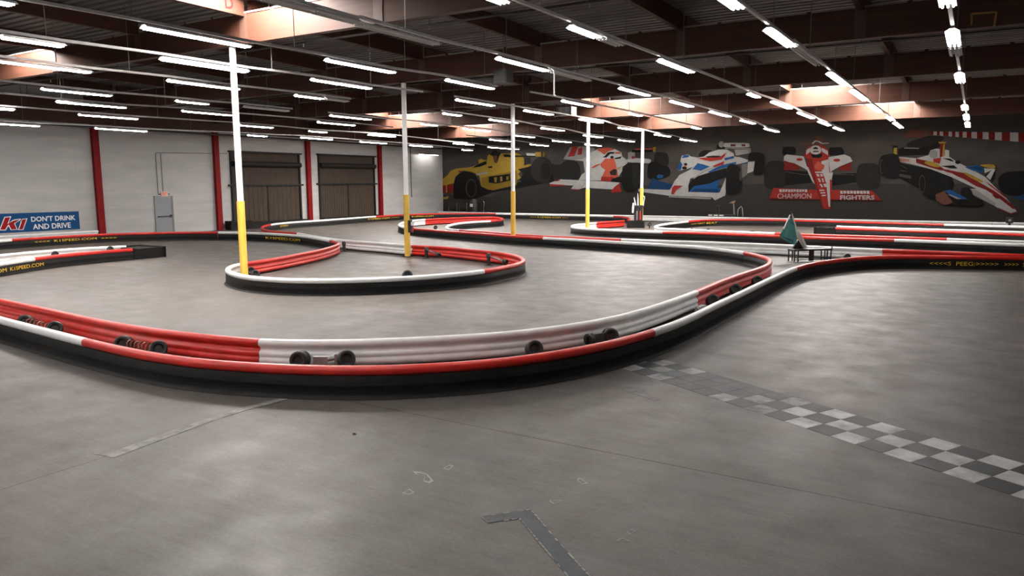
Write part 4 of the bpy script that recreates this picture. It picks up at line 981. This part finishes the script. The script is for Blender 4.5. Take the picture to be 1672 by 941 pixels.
# dark painted track surface beneath the cars
rd = [(722, 340), (724, 318), (800, 322), (850, 300), (905, 285), (1000, 300), (1100, 305), (1250, 300), (1450, 300), (1672, 300), (1720, 300), (1720, 372), (722, 352)]
o = obj('painted_track', MB().add([at_y(x, y, YM-0.003) for x, y in rd], [tuple(range(len(rd)))]), 'm_road', recalc=False)
tag(o, 'dark painted track surface under the cars on the end wall', 'mural')
mural('race_car_mural', 'yellow open-wheel racing car painted beside the corner of the end wall', (710, 230), 8.185, [
 ('far_wheel', 'k2', soft([(1545,330),(1600,315),(1700,330),(1720,430),(1690,500),(1580,500)])),
 ('floor_shadow', 'k', [(250,640),(600,600),(1100,560),(1560,440),(1600,540),(1100,640),(780,690),(500,790),(250,770)]),
 ('body', 'y', [(80,530),(175,455),(205,405),(290,370),(420,360),(505,345),(590,300),(580,258),(615,240),(640,252),(695,262),(708,200),(750,168),(820,160),(900,170),(1090,165),(1180,200),(1200,300),(1290,320),(1160,410),(1110,440),(1150,495),(1092,525),(1092,590),(780,662),(710,652),(620,612),(600,480),(540,430),(380,395),(270,480),(255,565),(80,612)]),
 ('side_shade', 'yd', [(620,500),(720,470),(1090,400),(1110,440),(1092,590),(780,662),(710,652),(620,612)]),
 ('front_wing', 'rd', [(85,605),(250,570),(250,690),(160,700),(85,700)]),
 ('wing_plate', 'y', [(150,520),(163,520),(163,690),(150,690)]),
 ('wing_plate', 'y', [(85,760),(150,750),(185,735),(175,775),(90,785)]),
 ('front_wheel', 'k', soft([(250,700),(255,560),(305,460),(390,410),(500,425),(565,490),(612,590),(600,690),(520,765),(400,785),(285,745)])),
 ('hub', 'hub', ('e', 485, 635, 72, 122)), ('hub', 'k', ('e', 488, 635, 62, 110)),
 ('cockpit', 'k', [(505,362),(560,318),(692,268),(692,312),(600,348)]),
 ('air_box', 'k2', soft([(735,190),(765,150),(805,125),(840,150),(882,165),(860,205),(832,290),(792,280),(775,205)])),
 ('side_panel', 'k', [(720,480),(1000,442),(1012,530),(820,572),(720,560)]),
 ('side_mark', 'yd', [(790,490),(830,485),(825,555),(800,558)]), ('side_mark', 'yd', [(870,480),(900,476),(905,540),(875,545)]), ('side_mark', 'yd', [(955,480),(985,470),(985,520),(955,525)]),
 ('nose_stripe', 'wg', [(545,440),(700,415),(705,440),(560,462)]),
 ('headrest', 'br', [(780,200),(830,195),(830,285),(790,280)]),
 ('mirror', 'rd', [(315,405),(360,400),(360,420),(325,425)]), ('intake', 'k', [(712,345),(770,338),(765,362),(715,365)]),
 ('rear_cover', 'k', [(910,185),(980,178),(1010,195),(1345,198),(1345,216),(930,218)]),
 ('gearbox', 'k', [(1110,380),(1290,340),(1330,520),(1200,560),(1130,530),(1180,440)]),
 ('tail_gap', 'k2', [(1200,225),(1280,225),(1280,300),(1190,330)]),
 ('tail_cover', 'w', [(1220,165),(1340,170),(1340,200),(1230,198)]), ('rear_wing', 'y', [(1340,152),(1420,150),(1420,212),(1345,212)]), ('rear_wing_end', 'yd', [(1440,150),(1470,150),(1465,210),(1440,212)]),
 ('rear_wheel', 'k2', soft([(1285,400),(1300,300),(1360,235),(1430,218),(1515,245),(1560,330),(1558,460),(1500,555),(1390,560),(1310,490)])),
 ('hub', 'k', ('e', 1478, 405, 66, 118))])
mural('race_car_mural', 'white and orange racing car with wide front wing painted second from the corner', (890, 225), 7.84, [
 ('rear_wing', 'wg', [(235,275),(320,120),(560,105),(640,140),(560,270),(400,290)]),
 ('tail_fin', 'r', [(290,245),(350,115),(422,108),(376,236)]), ('tail_fin', 'r', [(415,220),(427,140),(480,122),(470,215)]),
 ('rear_wheel', 'k2', soft([(188,430),(205,340),(270,292),(385,298),(445,370),(440,520),(300,545),(190,530)])),
 ('body', 'w', [(360,285),(480,275),(520,250),(580,190),(690,138),(800,126),(900,148),(975,188),(988,240),(1040,280),(1060,330),(990,370),(985,430),(940,495),(720,548),(540,545),(430,540),(470,470),(510,440),(490,300)]),
 ('helmet', 'o', soft([(665,155),(730,132),(820,128),(885,150),(800,180),(760,215),(715,185)])),
 ('visor', 'k', [(730,248),(762,236),(800,190),(840,180),(888,184),(888,205),(835,208),(785,255)]), ('visor', 'k', [(890,258),(985,238),(962,268),(895,276)]), ('head_mark', 'k', ('e', 857, 250, 22, 18)),
 ('number', 'o', [(895,182),(965,182),(965,206),(900,208)]),
 ('nose', 'o', [(705,340),(770,268),(885,265),(902,330),(938,490),(830,560),(720,548),(712,530),(770,410),(720,378)]),
 ('nose_side', 'r', [(720,500),(880,500),(850,545),(830,562),(715,548)]), ('intake', 'k2', [(825,440),(880,400),(920,410),(910,480),(840,478)]),
 ('stripe', 'o', [(585,385),(640,350),(700,332),(700,342),(625,385)]), ('fleck', 'y', [(925,390),(990,362),(930,415)]),
 ('side_gap', 'k', [(860,520),(985,500),(985,575),(840,565)]),
 ('front_wing', 'w', [(60,580),(190,533),(430,543),(560,550),(840,565),(955,575),(890,635),(860,662),(500,640),(430,668),(330,655),(365,612),(60,602)]),
 ('wing_plate', 'r', [(128,556),(188,528),(190,545),(150,562)]), ('wing_edge', 'r', [(55,592),(270,605),(262,615),(62,620)]), ('wing_plate', 'r', [(838,692),(890,628),(955,578),(962,640),(988,690),(862,706)]),
 ('wing_line', 'wg', [(190,560),(400,570),(400,575),(190,566)]), ('nose_edge', 'wg', [(455,640),(510,575),(518,578),(468,640)]), ('tip_edge', 'r', [(330,655),(430,662),(480,645),(430,675),(335,668)]),
 ('front_wheel', 'k', soft([(975,560),(988,420),(1040,335),(1110,308),(1195,325),(1228,420),(1218,590),(1150,690),(1030,690)])),
 ('tread_side', 'k2', [(1120,330),(1190,330),(1215,430),(1205,590),(1150,680),(1115,600)]),
 ('side_pod', 'w', soft([(1055,275),(1150,262),(1330,272),(1355,300),(1325,328),(1200,320),(1060,312)])), ('engine_cover', 'wg', [(1062,190),(1110,175),(1150,190),(1150,268),(1062,275)]),
 ('wing_top', 'k', [(1108,155),(1385,150),(1385,182),(1110,188)]), ('wing_text', 'o', [(1150,140),(1370,135),(1370,152),(1150,156)]), ('wing_end', 'y', [(1380,122),(1420,118),(1410,182),(1380,182)]), ('mark', 'r', ('e', 1127, 252, 20, 20))])
mural('race_car_mural', 'blue and white racing car with low splitter painted in the middle of the end wall', (1050, 225), 7.843, [
 ('rear_wheel', 'k2', soft([(150,210),(230,185),(310,210),(330,330),(260,390),(150,380)])), ('front_wheel', 'k', soft([(55,430),(75,330),(160,305),(250,350),(330,380),(345,480),(200,540),(70,520)])),
 ('far_wing', 'bd', [(50,655),(120,515),(250,570),(350,590),(385,602),(340,672)]), ('far_mark', 'b', [(170,490),(200,470),(260,480),(250,515),(190,520)]),
 ('cockpit_wheel', 'k', soft([(715,245),(730,185),(800,155),(880,165),(860,200),(790,240)])),
 ('body', 'w', [(485,265),(498,230),(575,214),(612,240),(700,255),(780,240),(850,188),(960,153),(1070,148),(1160,200),(1168,242),(1240,248),(1342,285),(1342,310),(1200,342),(1090,348),(1070,388),(860,442),(700,492),(605,522),(582,600),(580,695),(980,702),(1062,508),(1068,620),(1052,740),(920,802),(882,762),(330,742),(-60,690),(-60,655),(340,668),(362,640),(400,560),(440,512),(462,480),(600,410),(640,372),(560,402),(445,425),(440,400),(478,300)]),
 ('side_hollow', 'k', [(580,695),(580,612),(640,522),(860,442),(1062,386),(1072,500),(980,537),(850,587),(650,622),(600,695)]),
 ('wing', 'b', [(590,692),(650,622),(850,590),(980,532),(952,640),(1002,652),(962,706)]), ('wing_shade', 'bd', [(620,690),(660,650),(960,660),(962,706)]),
 ('mirror', 'b', [(497,255),(520,226),(580,219),(592,246),(505,262)]), ('flank', 'b', [(440,425),(450,350),(480,302),(502,340),(484,412)]), ('hood', 'b', [(630,402),(700,324),(780,344),(855,370),(742,422)]),
 ('flank', 'b', [(820,442),(1000,352),(1190,308),(1192,336),(1070,376),(860,442)]), ('shoulder', 'b', [(1040,262),(1160,232),(1165,262),(1050,290)]), ('fin', 'b', [(1260,372),(1272,340),(1342,304),(1312,378)]),
 ('stripe', 'r', [(700,262),(850,250),(1000,238),(1062,188),(1042,240),(1000,282),(860,302),(785,287)]), ('stripe', 'r', [(890,362),(1040,298),(1030,342),(922,382)]), ('nose_mark', 'r', [(360,722),(372,640),(402,610),(512,615),(432,662),(392,727)]),
 ('cockpit', 'k2', [(800,240),(900,228),(1000,232),(960,252),(830,256)]), ('headlight', 'k', ('e', 545, 340, 22, 16)), ('headlight', 'k', ('e', 530, 388, 32, 18)), ('headlight', 'o', ('e', 541, 362, 16, 8)),
 ('splitter', 'wg', [(330,745),(880,768),(862,790),(330,762)]), ('panel_line', 'wg', [(640,520),(780,420),(1000,350),(1000,358),(790,430),(650,530)]),
 ('wheel', 'k', soft([(1060,540),(1080,370),(1150,335),(1240,390),(1268,540),(1232,700),(1110,735),(1060,690)])), ('hub', 'hub', ('e', 1248, 490, 16, 70)),
 ('floor_plate', 'g', [(1262,345),(1340,330),(1335,470),(1268,522)]), ('side_plate', 'w', [(1342,312),(1430,304),(1412,430),(1335,458)]),
 ('rear_wheel', 'k', soft([(1352,290),(1362,205),(1450,188),(1540,212),(1556,320),(1532,465),(1430,482),(1415,420),(1432,300)])),
 ('wing_strut', 'k', [(935,150),(945,95),(985,60),(1045,130),(1045,150)]), ('rear_wing', 'w', soft([(1042,85),(1062,66),(1335,70),(1360,95),(1338,122),(1052,120)])), ('wing_text', 'br', [(1120,82),(1185,82),(1185,112),(1120,112)]), ('wing_text', 'br', [(1260,82),(1310,82),(1310,110),(1265,112)]),
 ('wing_post', 'wg', [(1050,128),(1378,134),(1378,192),(1368,192),(1366,146),(1050,138)]), ('roundel', 'wg', ('e', 1002, 85, 34, 40)),
 ('engine_cover', 'wg', [(1170,150),(1360,150),(1360,200),(1190,230)])])
mural('race_car_mural', 'red and white racing car painted head on with lettered front wing', (1235, 215), 7.236, [
 ('rear_wheel', 'k', soft([(312,200),(330,182),(450,184),(458,272),(318,276)])), ('rear_wheel', 'k', soft([(862,200),(900,188),(1010,190),(1030,272),(862,276)])),
 ('suspension', 'k', [(320,455),(600,470),(680,600),(330,640)]), ('suspension', 'k', [(890,500),(1190,490),(1190,600),(900,640)]), ('suspension_arm', 'hub', [(330,468),(560,505),(640,508),(640,514),(550,512),(330,476)]), ('suspension_arm', 'hub', [(905,505),(960,500),(1160,510),(1160,516),(960,508),(905,512)]),
 ('front_wheel', 'k2', soft([(88,560),(102,420),(165,350),(285,350),(332,400),(332,640),(210,685),(112,660)])), ('front_wheel', 'k2', soft([(1178,560),(1200,415),(1262,375),(1400,380),(1460,430),(1466,610),(1400,682),(1225,672)])),
 ('rear_wing', 'br', [(505,140),(862,132),(862,160),(505,162)]), ('wing_plate', 'br', [(690,52),(712,52),(790,75),(790,130),(690,112)]), ('wing_stay', 'w', [(655,140),(690,105),(735,108),(780,135),(858,132),(858,140),(770,145),(725,120),(700,118),(665,150)]),
 ('side_pod', 'w', [(322,345),(328,292),(355,270),(560,292),(600,420),(622,472),(560,430),(450,375)]), ('side_pod', 'w', [(850,302),(1040,270),(1108,298),(1136,350),(1000,405),(905,455),(870,485),(858,380)]),
 ('pod_shade', 'rd', [(330,342),(450,382),(520,425),(498,452),(330,456)]), ('pod_shade', 'rd', [(1122,360),(1000,412),(960,455),(1120,460)]), ('badge', 'r', ('e', 510, 330, 38, 16)), ('badge', 'r', ('e', 950, 338, 40, 18)),
 ('cowl', 'r', [(555,295),(600,190),(640,168),(790,162),(850,222),(862,300),(800,335),(640,335)]), ('shoulder', 'w', [(590,220),(632,190),(632,240),(590,275)]), ('shoulder', 'w', [(770,190),(845,230),(845,280),(775,235)]),
 ('cockpit', 'k', [(645,270),(690,265),(780,262),(770,300),(740,312),(660,308)]), ('helmet', 'w', ('e', 700, 217, 68, 54)), ('visor', 'k', [(668,195),(700,180),(732,195),(725,208),(675,208)]), ('visor', 'k', [(668,228),(735,228),(732,240),(672,242)]),
 ('front_wing', 'r', [(150,797),(200,666),(700,688),(870,690),(1370,700),(1490,817)]), ('wing_shade', 'rd', [(150,797),(1490,817),(1480,806),(160,786)]),
 ('nose', 'r', [(598,320),(852,320),(872,480),(892,600),(882,800),(872,917),(785,912),(750,800),(680,600),(600,400)]), ('nose_shade', 'rd', [(598,320),(660,320),(700,560),(770,800),(800,905),(785,912),(750,800),(680,600),(600,400)]),
 ('nose_panel', 'w', [(770,350),(852,328),(866,560),(872,890),(852,885),(826,600),(760,430)]), ('nose_edge', 'w', [(588,410),(612,420),(660,540),(690,620),(660,590),(610,480)]), ('nose_edge', 'w', [(862,485),(905,480),(890,570),(862,565)]),
 ('nose_crest', 'o', soft([(690,400),(730,350),(770,380),(805,400),(780,455),(700,450)])),
 ('nose_mark', 'w', [(692,472),(832,472),(838,488),(700,490)]), ('nose_mark', 'w', [(704,500),(736,500),(748,530),(718,530)]), ('nose_mark', 'w', [(752,500),(780,500),(786,530),(760,530)]), ('nose_mark', 'w', [(798,500),(836,500),(838,530),(803,530)]), ('nose_mark', 'w', [(722,552),(748,552),(762,598),(745,598)]), ('nose_mark', 'w', [(770,552),(790,552),(800,598),(784,598)]), ('nose_mark', 'w', [(808,552),(840,552),(842,598),(820,598)]),
 ('nose_mark', 'w', [(745,620),(770,618),(788,655),(770,658)]), ('nose_mark', 'w', [(790,618),(845,612),(848,655),(806,656)]), ('nose_mark', 'w', [(742,688),(800,686),(804,700),(748,702)]), ('nose_mark', 'w', [(755,718),(812,716),(815,730),(762,732)]), ('nose_mark', 'w', [(770,748),(820,746),(822,760),(776,762)]),
 ('lettering', 'w', ('t', 'CHAMPION', 250, 732, 648, 792)), ('lettering', 'w', ('t', 'FIGHTERS', 990, 752, 1395, 806)),
 *[('wing_mark', 'w', [(278+k*33-(k == 0)*8, 682), (303+k*33, 683), (301+k*33, 716-(k % 3)*5), (274+k*33, 715)]) for k in range(10)],
 *[('wing_mark', 'w', [(990+k*39, 700), (1020+k*39, 701), (1024+k*39, 736-(k % 2)*5), (994+k*39, 735)]) for k in range(9)]])
mural('race_car_mural', 'white and red striped racing car with long nose painted under the kerb stripe', (1430, 200), 6.273, [
 ('far_wheel', 'k', soft([(1250,600),(1300,525),(1420,500),(1560,510),(1600,640),(1500,745),(1310,730)])), ('far_wheel', 'k2', soft([(1110,560),(1180,500),(1225,520),(1215,590),(1150,640)])),
 ('engine_hump', 'k2', soft([(318,245),(345,200),(450,165),(545,138),(700,150),(645,210),(560,235),(470,258)])),
 ('rear_wing', 'k', [(228,275),(290,250),(460,262),(640,208),(662,240),(535,332),(228,342)]), ('wing_end', 'k', [(172,235),(225,240),(222,345),(178,345)]), ('wing_end_mark', 'y', [(185,262),(218,258),(216,345),(180,335)]),
 ('wing_line', 'wg', [(290,258),(440,262),(440,270),(290,266)]),
 ('side_floor', 'k', [(232,415),(560,478),(780,560),(805,640),(760,760),(560,745),(240,570)]),
 ('body', 'w', [(228,350),(415,368),(540,335),(560,285),(620,268),(750,285),(752,350),(820,398),(1000,490),(1120,558),(1240,680),(1340,780),(1445,912),(1380,932),(1240,872),(1215,855),(1000,742),(962,682),(1030,680),(780,562),(560,477),(340,422),(228,402)]),
 ('nose_under', 'wg', [(960,690),(1030,690),(1230,830),(1222,858),(1000,742)]),
 ('stripe', 'rd', [(412,370),(600,408),(700,478),(900,518),(1120,648),(1212,700),(1340,792),(1442,890),(1400,885),(1270,782),(1130,692),(1000,642),(780,522),(560,462),(412,412)]),
 ('stripe', 'w', [(680,488),(900,580),(1060,672),(1040,678),(860,590),(690,500)]), ('stripe', 'rd', [(1130,680),(1170,680),(1205,722),(1165,716)]), ('stripe', 'rd', [(1190,740),(1235,742),(1268,782),(1230,780)]), ('stripe', 'r', [(1120,600),(1180,640),(1340,770),(1325,772),(1170,650)]),
 ('blob', 'y', soft([(500,405),(560,398),(660,445),(625,460),(525,432)])), ('blob', 'y', soft([(895,512),(960,528),(1095,600),(1070,612),(960,562)])),
 ('fin', 'rd', [(655,212),(712,205),(702,340),(655,362)]), ('fin_top', 'y', [(638,198),(722,200),(716,216),(650,216)]), ('fin_edge', 'y', [(692,225),(708,222),(698,340),(680,345)]),
 ('head_guard', 'r', [(588,372),(670,362),(652,425),(590,402)]), ('helmet', 'wg', ('e', 590, 325, 45, 42)), ('cockpit', 'k', [(685,368),(760,370),(805,398),(780,400)]), ('cockpit', 'k', [(660,445),(800,440),(838,470),(760,468)]), ('mirror', 'k', ('e', 840, 408, 28, 18)),
 ('side_text', 'o', [(240,372),(345,378),(345,386),(240,380)]), ('side_text', 'o', [(240,388),(345,394),(345,400),(240,396)]),
 ('side_slat', 'hub', [(245,430),(320,470),(322,478),(250,440)]), ('side_slat', 'hub', [(245,485),(315,500),(318,508),(250,496)]), ('side_text', 'hub', [(240,525),(360,545),(360,580),(240,552)]), ('side_slat', 'hub', [(245,595),(335,640),(335,650),(250,608)]),
 ('nose_wing', 'b', [(910,458),(1040,438),(1112,470),(1092,512),(1000,497)]), ('nose_wing', 'y', soft([(1068,440),(1120,430),(1200,432),(1226,458),(1185,472)])), ('wing_frame', 'w', [(1110,470),(1226,476),(1172,592),(1130,556),(1185,490),(1115,520)]), ('wing_inner', 'bd', [(940,460),(1040,448),(1098,474),(1085,500)]),
 ('rear_wheel', 'k', soft([(30,480),(38,390),(80,335),(230,338),(238,560),(90,562),(40,525)])), ('hub', 'hub', ('e', 62, 455, 20, 75)), ('hub', 'k', ('e', 65, 455, 16, 66)),
 ('front_wheel', 'k', soft([(438,640),(470,545),(560,512),(690,530),(765,600),(740,700),(600,785),(475,735)])), ('hub', 'hub', ('e', 475, 630, 32, 92)), ('hub', 'k', ('e', 476, 630, 27, 82)),
 ('near_wheel', 'k', soft([(870,700),(920,665),(975,690),(1010,765),(1090,800),(1065,852),(900,845)])), ('front_wing', 'k', [(600,760),(760,700),(880,790),(1060,850),(900,855),(760,845)]), ('wing_shade', 'br', [(610,740),(700,700),(790,820),(700,850),(620,800)]),
 ('wing_tip', 'b', [(696,700),(762,688),(860,740),(945,788),(880,785),(760,742)]), ('wing_tip', 'wg', [(730,735),(770,742),(880,785),(830,785)]), ('nose_edge', 'r', [(1255,872),(1380,930),(1440,912),(1440,922),(1385,940),(1260,884)]), ('splitter', 'bd', [(1390,765),(1560,740),(1560,800),(1450,785)])])
# red and white kerb painted along the top of the wall, one mesh with its chequer
ed = [560,590,625,655,690,745,780,815,850,890,930,980,1035,1095,1155,1220,1290,1375,1460,1550,1650,1760]
mb = MB()
def ytop(x): return 92+ (x-560)*0.013
def ybot(x): return 128+(x-560)*0.078
for i in range(len(ed)-1):
    a, b = ed[i], ed[i+1]
    mb.add([at_y(x/6.273+1430, y/6.273+200, YM-0.006) for x, y in ((a, ytop(a)), (b, ytop(b)), (b, ybot(b)), (a, ybot(a)))], [(0, 1, 2, 3)], i % 2)
o = obj('painted_kerb', mb, ['m_rd', 'm_w'], recalc=False); tag(o, 'red and white painted kerb stripe high on the end wall', 'mural')
bn = [(285,152),(320,100),(370,68),(460,80),(550,84),(530,152)]
o = obj('painted_banner', MB().add([at_y(x/6.273+1430, y/6.273+200, YM-0.006) for x, y in bn], [tuple(range(len(bn)))]), 'm_br', recalc=False); tag(o, 'brown painted banner shape before the kerb stripe', 'mural')

# ------------------------------------------------------------------ floor markings
Z1 = 0.004
def flat(name, px, m, label, cat, z=Z1, group=None):
    o = obj(name, MB().prism([at_z(x, y, 0.0) for x, y in px], (0, 0, z)), m); return tag(o, label, cat, group)
tl = [(786,843.8),(797.8,855),(848,846.6),(905,915),(1060,1100),(1108,1100),(905,878),(876.8,843.8),(866,832.3)]
t = thing('floor_tape', 'grey L-shaped strip of tape at the bottom of the floor', 'tape', at_z(860, 845, 0))
edge = MB(); edge.prism([at_z(x, y, 0) for x, y in tl], (0, 0, Z1), 0)
for a, b in zip(tl, tl[1:]+tl[:1]):
    if 1100 in (a[1], b[1]) and a[1] == b[1]: continue
    p, q = at_z(*a, Z1), at_z(*b, Z1); L_ = (q-p).length; n = max(1, int(L_/0.06)); d = (q-p)/n; pr = Vector((-d.y, d.x, 0)).normalized()
    for k in range(n):
        if random.random() < 0.22: continue
        w = random.uniform(0.003, 0.009); s0 = p+d*k; s1 = p+d*(k+random.uniform(0.6, 1.0))
        edge.prism([s0-pr*w, s1-pr*w*random.uniform(0.5, 1), s1+pr*w, s0+pr*w*random.uniform(0.5, 1)], (0, 0, 0.002), 1)
obj('tape_strip', edge, ['tape', 'tapew'], t)
flat('line_remnant', [(150,741),(186,748),(240,728),(330,694),(400,671),(470,652.5),(462,650),(390,668),(320,690),(230,722),(185,738)], 'faint', 'faint worn paint line running to the front barrier', 'floor marking')
REM = [([(622,322),(650,305),(672,310),(650,328)], 'small pale tape scrap above the others on the open floor'),
       ([(485,335),(520,338),(552,348),(580,380),(560,390),(535,380),(540,355),(500,348)], 'ragged pale tape scrap with a hooked outline'),
       ([(436,436),(470,415),(492,430),(470,440)], 'small pale tape scrap below the hooked one'),
       ([(1230,372),(1245,364),(1283,390),(1255,396)], 'pale diamond-shaped tape scrap below the long floor crack'),
       ([(1104,468),(1168,466),(1125,483)], 'pale wedge-shaped tape scrap above the L-shaped tape'),
       ([(1410,650),(1440,638),(1476,652),(1440,656)], 'thin pale tape scrap beside the L-shaped tape'),
       ([(1458,612),(1482,598),(1498,606),(1475,622)], 'tiny pale tape scrap above the thin one')]
for pl, lab in REM:
    pts = [at_z(500+x/2.787, 650+y/2.787, 0) for x, y in pl]; c = sum(pts, Vector())/len(pts)
    mb = MB(); n = len(pts)
    for i in range(n):       # residue survives as a broken rim
        a, b = pts[i], pts[(i+1) % n]; mb.prism([a, b, b.lerp(c, 0.22), a.lerp(c, 0.28)], (0, 0, 0.002))
    o = obj('tape_scrap', mb, 'tapew'); tag(o, lab, 'tape scrap', 'tape scraps on the floor')
flat('floor_scuff', [(1000,630),(1040,632),(1078,652),(1070,655),(1030,642)], mat('tyre_scuff', (0.045, 0.04, 0.036), 0.6, col2=(0.10, 0.088, 0.079), scale=8), 'dark tyre scuff beside the chequered line', 'floor marking', 0.002)
c = at_z(578, 709.5, 0)
o = obj('rubber_chip', MB().add([c+Vector(v) for v in ((-0.035, 0, 0), (0.03, 0.02, 0), (0.02, -0.03, 0), (0.0, 0.0, 0.02))], [(0, 2, 1), (0, 1, 3), (1, 2, 3), (2, 0, 3)]), 'black'); tag(o, 'tiny black rubber chip on the open floor', 'debris')
# chequered finish line
p0 = at_z(1070, 583.5, 0); p1 = at_z(1672, 757.5, 0); q0 = at_z(1018, 603, 0); q1 = at_z(1672, 816, 0)
u = (p1-p0).normalized(); nrm = Vector((-u.y, u.x, 0)); w = abs((q1-p1).dot(nrm)); sgn = 1 if (q1-p1).dot(nrm) > 0 else -1
sq = w/3; ln = (p1-p0).length+1.6; nc = int(ln/sq); start = p0-u*0.10
mb = MB()
for i in range(-1, nc+1):
    for j in range(3):
        a, b = start+u*(i*sq+0.003), start+u*((i+1)*sq-0.003)
        o0, o1 = nrm*sgn*(j*sq+0.003), nrm*sgn*((j+1)*sq-0.003)
        dark = (i+j) % 2 == 0
        if i <= 1: mi = 0 if dark else 3
        elif i <= 3: mi = 2 if dark else 3
        elif i <= 7: mi = 2 if (dark or random.random() < 0.45) else 3
        elif i <= 9: mi = 2 if dark else 3
        elif i <= 12: mi = 2 if dark else 1
        else: mi = 0 if dark else 1
        mb.prism([a+o0, b+o0, b+o1, a+o1], (0, 0, 0.003), mi)
o = obj('chequered_line', mb, ['chk_k', 'chk_w', 'chk_g', 'chk_l']); tag(o, 'worn black and white chequered finish line painted on the floor', 'finish line')

# ------------------------------------------------------------------ world and render look
w = bpy.data.worlds.new('world'); S.world = w; w.use_nodes = True
w.node_tree.nodes['Background'].inputs['Color'].default_value = (0.6, 0.65, 0.7, 1); w.node_tree.nodes['Background'].inputs['Strength'].default_value = 0.05
S.view_settings.view_transform = 'Standard'
S.view_settings.look = 'None'
S.view_settings.gamma = 1.0
S.view_settings.use_curve_mapping = False
S.view_settings.exposure = 0.25
S.cycles.use_denoising = True
S.cycles.max_bounces = 6
S.cycles.diffuse_bounces = 4
S.cycles.sample_clamp_indirect = 8.0
